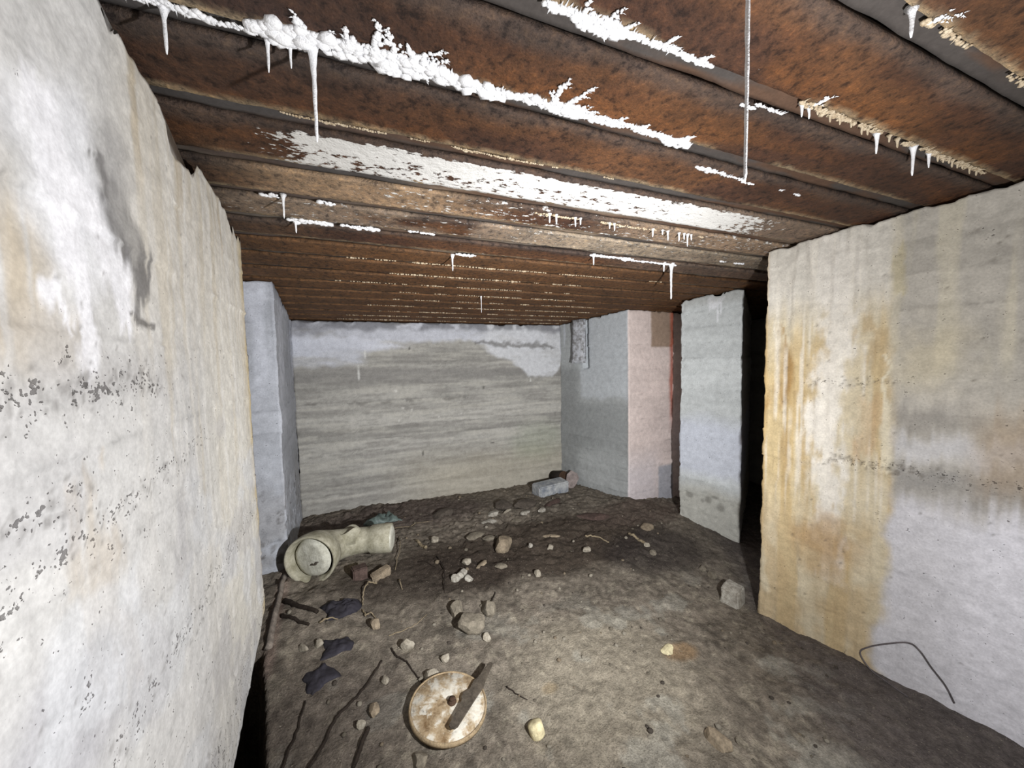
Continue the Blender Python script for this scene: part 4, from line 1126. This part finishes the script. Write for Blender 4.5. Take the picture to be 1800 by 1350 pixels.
# filling in the socket mouth, cracked, set back on one side
R = random.Random(5)
d = Vector((math.cos(A0 - .30), math.sin(A0 - .30), .02)).normalized(); s = d.cross(Vector((0, 0, 1))).normalized(); t = s.cross(d)
ctr = Vector((-.176, -.112, .158)) - s * .012
V = [tuple(ctr - d * .012)]; rings = 7; nn = 36
for q in range(1, rings + 1):
    rr = .136 * q / rings
    for k in range(nn):
        a = k * 2 * math.pi / nn
        dome = -.012 * (1 - (q / rings) ** 2) + R.uniform(-.002, .002) + (.035 if (q == rings) else 0)
        V.append(tuple(ctr + (s * math.cos(a) + t * math.sin(a)) * rr + d * dome))
F = [(0, 1 + (k + 1) % nn, 1 + k) for k in range(nn)]
for q in range(rings - 1):
    for k in range(nn):
        F.append((1 + q * nn + k, 1 + q * nn + (k + 1) % nn, 1 + (q + 1) * nn + (k + 1) % nn, 1 + (q + 1) * nn + k))
fil = mesh_np('socket_filling', V, F, MAT_PLUG, proot); fil['label'] = 'pale cracked filling in the mouth'
Vc, Fc = tube_pts([tuple(ctr - d * .020 + s * (.02 + .065 * q) + t * (-.035 + .03 * q + .006 * math.sin(q * 9))) for q in np.linspace(0, 1, 6)], [.002, .005, .006, .006, .005, .002], 6)
ck = mesh_np('crack', Vc, Fc, STONE_MATS['dark'], proot)
# stub of a broken branch on top and the blocky end
V, F = [], []
cap = lathe_mesh('end_plug', [(.088, -.03), (.098, -.01), (.097, .012), (.07, .022), (.02, .020)], MAT_PLUG, 26, .001, 4)
cap.parent = proot
cap.matrix_local = Matrix.Translation((.335, .0955, .108)) @ Vector((math.cos(A3), math.sin(A3), 0)).to_track_quat('Z', 'Y').to_matrix().to_4x4()
stub = lathe_mesh('branch_stub', [(.098, -.06), (.096, .03), (.100, .055), (.094, .058), (.078, .045), (.076, .0)], MAT_CLAY, 26, .001, 6)
for v in stub.data.vertices:
    if v.co.z > .02: v.co.z -= .035 * (.5 + .5 * math.sin(3 * math.atan2(v.co.y, v.co.x) + 1))
stub.parent = proot
stub.matrix_local = Matrix.Translation((.03, .13, .175)) @ Matrix.Rotation(math.radians(-14), 4, 'X')

# --- pale block, leaning plate and can in the far corner
MAT_BLOCK = plain('pale_painted_block', S(184, 186, 186), .85, 9, .2, .003, alt=S(120, 126, 136))
bm = bmesh.new(); box_bm(bm, -.21, .21, -.09, .09, -.07, .07)
bmesh.ops.bevel(bm, geom=list(bm.edges), offset=.012, segments=2, affect='EDGES')
o = bm_obj('concrete_block', bm, MAT_BLOCK); place(o, 1.95, 3.78, gz(1.95, 3.76) + .052, .12, .05, -.02)
tag(o, 'pale blue-grey oblong block lying in the far corner', 'block')
can = bpy.data.objects.new('rusty_can', None); COL.objects.link(can)
place(can, 2.21, 4.05, gz(2.21, 4.05) + .09, .3, math.radians(80), 0)
tag(can, 'dark open can on its side behind the pale block', 'can')
MAT_CANDARK = plain('blackened_tin', S(44, 38, 34), .8, 30, .3, .002)
b1 = lathe_mesh('can_body', [(.02, -.09), (.076, -.09), (.078, .09), (.074, .09), (.072, -.08), (.02, -.082)], MAT_CANDARK, 28); b1.parent = can
b2 = lathe_mesh('can_rim', [(.074, .086), (.080, .084), (.082, .090), (.080, .096), (.074, .094)], MAT_IRON, 28); b2.parent = can
outl = [(-.06, -.09), (.03, -.10), (.06, -.04), (.085, .05), (.05, .10), (-.03, .12), (-.075, .06), (-.07, -.02)]
V = [(x, -.012, z) for x, z in outl] + [(x, .012, z) for x, z in outl]; m = len(outl)
F = [tuple(range(m)), tuple(range(2 * m - 1, m - 1, -1))] + [(k, m + k, m + (k + 1) % m, (k + 1) % m) for k in range(m)]
o = mesh_np('slab_fragment', V, F, plain('pinkish_slab', S(158, 146, 142), .9, 20, .15, .003), None, False)
place(o, 2.29, 3.86, gz(2.29, 3.86) + .085, -.35, -.35, .3)
tag(o, 'pinkish slab fragment leaning beside the pale block', 'rubble')

# --- plastic scraps
def sheet(name, x, y, w, l, rz, mat, seed, label, cat, h=.03):
    n = 22; V = []; F = []
    c, s_ = math.cos(rz), math.sin(rz)
    for i in range(n):
        for j in range(n):
            u = i / (n - 1) - .5; v = j / (n - 1) - .5
            k = 1 + .35 * (float(vn(u * 5 + seed, v * 5, seed)) - .5)
            a = math.atan2(v, u); e = 1 + .25 * math.sin(a * 3 + seed) * (abs(u) + abs(v))
            px, py = u * w * k * e, v * l * k * e
            gx, gy = x + px * c - py * s_, y + px * s_ + py * c
            edge = max(abs(u), abs(v)) * 2
            z = gz(gx, gy) + .004 + h * float(fbm(u * 6 + seed * 3, v * 6, seed, 3)) * (1 - edge ** 4) - .008 * edge ** 6
            V.append((gx - x, gy - y, z))
    for i in range(n - 1):
        for j in range(n - 1):
            F.append((i * n + j, (i + 1) * n + j, (i + 1) * n + j + 1, i * n + j + 1))
    z0 = min(v[2] for v in V); V = [(a, b_, c2 - z0) for a, b_, c2 in V]
    o = mesh_np(name, V, F, mat)
    mo = o.modifiers.new('thick', 'SOLIDIFY'); mo.thickness = .003; mo.offset = 1
    place(o, x, y, z0)
    return tag(o, label, cat)
MAT_BLUE = plain('dark_blue_plastic', S(52, 50, 58), .75, 12, .2, .003, alt=S(40, 38, 42))
MAT_TEAL = plain('grey_green_plastic', S(112, 126, 122), .4, 14, .15, .003, alt=S(76, 88, 84))
sheet('plastic_scrap', -.22, 2.31, .19, .13, .3, MAT_BLUE, 1, 'crumpled dark blue plastic scrap among the twigs by the clay pipe', 'plastic scrap', .05)
sheet('plastic_scrap', -.225, 2.03, .13, .10, .1, MAT_BLUE, 2, 'flat dark blue plastic scrap in the middle of the left floor', 'plastic scrap', .014)
sheet('plastic_scrap', -.29, 1.86, .12, .11, .6, MAT_BLUE, 3, 'dark blue plastic scrap nearest the camera on the left floor', 'plastic scrap', .014)
sheet('plastic_scrap', .03, 3.68, .30, .20, .2, MAT_TEAL, 4, 'grey-green crumpled plastic scrap behind the clay pipe', 'plastic scrap', .09)

# --- sticks, twigs, wires
MAT_DSTICK = plain('dark_wet_wood', S(48, 40, 34), .85, 40, .3, .002)
MAT_TWIG = plain('pale_dry_twig', S(150, 136, 112), .9, 40, .25, .002)
MAT_LATH = plain('dusty_lath', S(150, 140, 130), .92, 30, .2, .002)
MAT_CABLE = plain('dark_cable', S(104, 98, 100), .6, 30, .15, .001)
def lay(name, pts, r, mat, label, cat, group=None, lift=None, n=6, wob=.006, seed=0, taper=.5, parts=10):
    R = random.Random(seed); Q = []
    L_ = len(pts) - 1; tot = L_ * parts
    for q in range(tot + 1):
        i = min(q // parts, L_ - 1); t = (q - i * parts) / parts
        x = pts[i][0] + (pts[i + 1][0] - pts[i][0]) * t; y = pts[i][1] + (pts[i + 1][1] - pts[i][1]) * t
        x += R.uniform(-wob, wob) * .6; y += R.uniform(-wob, wob) * .6
        h = (lift(q / tot) if lift else 0)
        Q.append((x, y, gz(x, y) + r * .6 + h))
    rad = [r * (1 - taper * q / tot) for q in range(tot + 1)]
    V, F = tube_pts(Q, rad, n)
    o0 = Vector(Q[0]); V = [tuple(Vector(v) - o0) for v in V]
    o = mesh_np(name, V, F, mat); o.location = o0
    return tag(o, label, cat, group)
arch = lambda h: (lambda t: h * math.sin(math.pi * t))
lay('stick', [(-.285, 1.46), (-.20, 1.63), (-.14, 1.69), (-.09, 1.76), (-.012, 1.888)], .0065, MAT_DSTICK, 'long thin black stick slanting across the left foreground', 'stick', wob=.004, taper=.3, seed=1)
lay('stick', [(-.125, 1.40), (-.10, 1.47), (-.075, 1.535)], .008, MAT_DSTICK, 'short black stick between the long stick and the round lid', 'stick', seed=2, taper=-.3, wob=.003)
lay('stick', [(.04, 1.95), (.055, 1.90), (.105, 1.84), (.165, 1.70)], .006, MAT_DSTICK, 'thin dark bent scrap pointing at the round lid', 'stick', seed=3, wob=.004)
lay('stick', [(-.39, 1.46), (-.35, 1.62), (-.335, 1.75)], .007, MAT_DSTICK, 'dark stick along the edge of the trench', 'stick', seed=4)
lay('branch', [(-.55, 2.46), (-.46, 2.36), (-.35, 2.275)], .016, MAT_DSTICK, 'thick dark branch lying against the left trench end', 'branch', seed=5, taper=.3)
lay('branch', [(-.53, 2.30), (-.46, 2.24), (-.38, 2.185)], .011, MAT_DSTICK, 'second dark branch in front of the thick one', 'branch', seed=6, taper=.3)
lay('stick', [(2.135, 2.60), (2.15, 2.50), (2.165, 2.42)], .011, MAT_TWIG, 'brown stick with a pale knob end before the pier', 'stick', seed=7, taper=-.2)
rock('pebble', 2.163, 2.392, (.030, .022, .022), 0, T['pale'], 31, 'pale stone at the tip of the brown stick', 'stone', sink=.15, sub=ICO2)
lay('stick', [(1.76, 2.73), (1.83, 2.68), (1.90, 2.57)], .009, MAT_TWIG, 'brown stick left of the one with the pale knob', 'stick', seed=8)
lay('stick', [(.30, 3.10), (.33, 3.0), (.36, 2.92)], .012, MAT_TWIG, 'short pale stick right of the pipe end', 'stick', seed=9, taper=-.2)
lay('lath', [(-.605, 2.76), (-.575, 2.40), (-.545, 2.08)], .016, MAT_LATH, 'dusty pinkish lath lying along the left wall opening', 'lath', seed=10, taper=-.2, wob=.002, n=4)
tw = [([(.165, 3.22), (.16, 2.95), (.10, 2.65)], .005, 'pale bent twig just right of the pipe end', .03),
      ([(-.02, 2.52), (-.075, 2.50), (-.105, 2.42), (-.11, 2.33)], .006, 'pale curved twig in front of the brick chunks', .03),
      ([(-.11, 2.30), (-.09, 2.22), (-.06, 2.25), (-.03, 2.19)], .005, 'pale kinked twig right of the crumpled blue plastic', .02),
      ([(-.33, 2.20), (-.24, 2.215)], .006, 'straight pale twig in front of the blue plastic', .02),
      ([(.42, 2.78), (.44, 2.55), (.39, 2.30)], .005, 'pale twig standing in the dark soil left of centre', .02),
      ([(.27, 2.75), (.40, 2.62)], .004, 'thin grey twig in the dark soil', .015),
      ([(.12, 2.55), (.13, 2.42)], .005, 'short pale twig in front of the pipe end', .02),
      ([(.03, 2.05), (.16, 2.10), (.26, 2.16)], .003, 'thin curved root on the ground behind the bent scrap', .0),
      ([(.72, 2.24), (.67, 2.15), (.645, 2.11)], .004, 'thin dark twig behind the largest stone', .01),
      ([(.02, 3.40), (.12, 3.42), (.50, 3.50)], .005, 'long grey twig behind the clay pipe', .01),
      ([(.55, 1.56), (.62, 1.47)], .004, 'thin dark twig right of the metal strip', .0)]
for k, (p, r, lab, h) in enumerate(tw):
    lay('twig', p, r, MAT_TWIG if 'dark' not in lab else MAT_DSTICK, lab, 'twig', 'twigs on the dirt floor', arch(h) if h else None, seed=30 + k, parts=7)

# dark cable loop leaning against the near right wall
cp = [(2.425, .865, -.058), (2.44, .95, -.058), (2.448, 1.02, -.05), (2.452, 1.066, .005), (2.458, 1.035, .06), (2.472, .973, .121), (2.49, .896, .18), (2.50, .858, .165), (2.512, .82, .105), (2.522, .774, .045), (2.528, .745, -.02)]
def smooth_pts(P, n=6):
    out = []
    for i in range(len(P) - 1):
        p0, p1, p2, p3 = [np.array(P[min(max(k, 0), len(P) - 1)]) for k in (i - 1, i, i + 1, i + 2)]
        for t in np.arange(n) / n:
            out.append(tuple(.5 * (2 * p1 + (p2 - p0) * t + (2 * p0 - 5 * p1 + 4 * p2 - p3) * t * t + (3 * p1 - p0 - 3 * p2 + p3) * t ** 3)))
    return out + [tuple(P[-1])]
V, F = tube_pts(smooth_pts(cp), .0036, 7)
o = mesh_np('cable', [tuple(Vector(v) - Vector(cp[0])) for v in V], F, MAT_CABLE); o.location = cp[0]
tag(o, 'thin dark cable looped up against the foot of the right wall', 'cable')
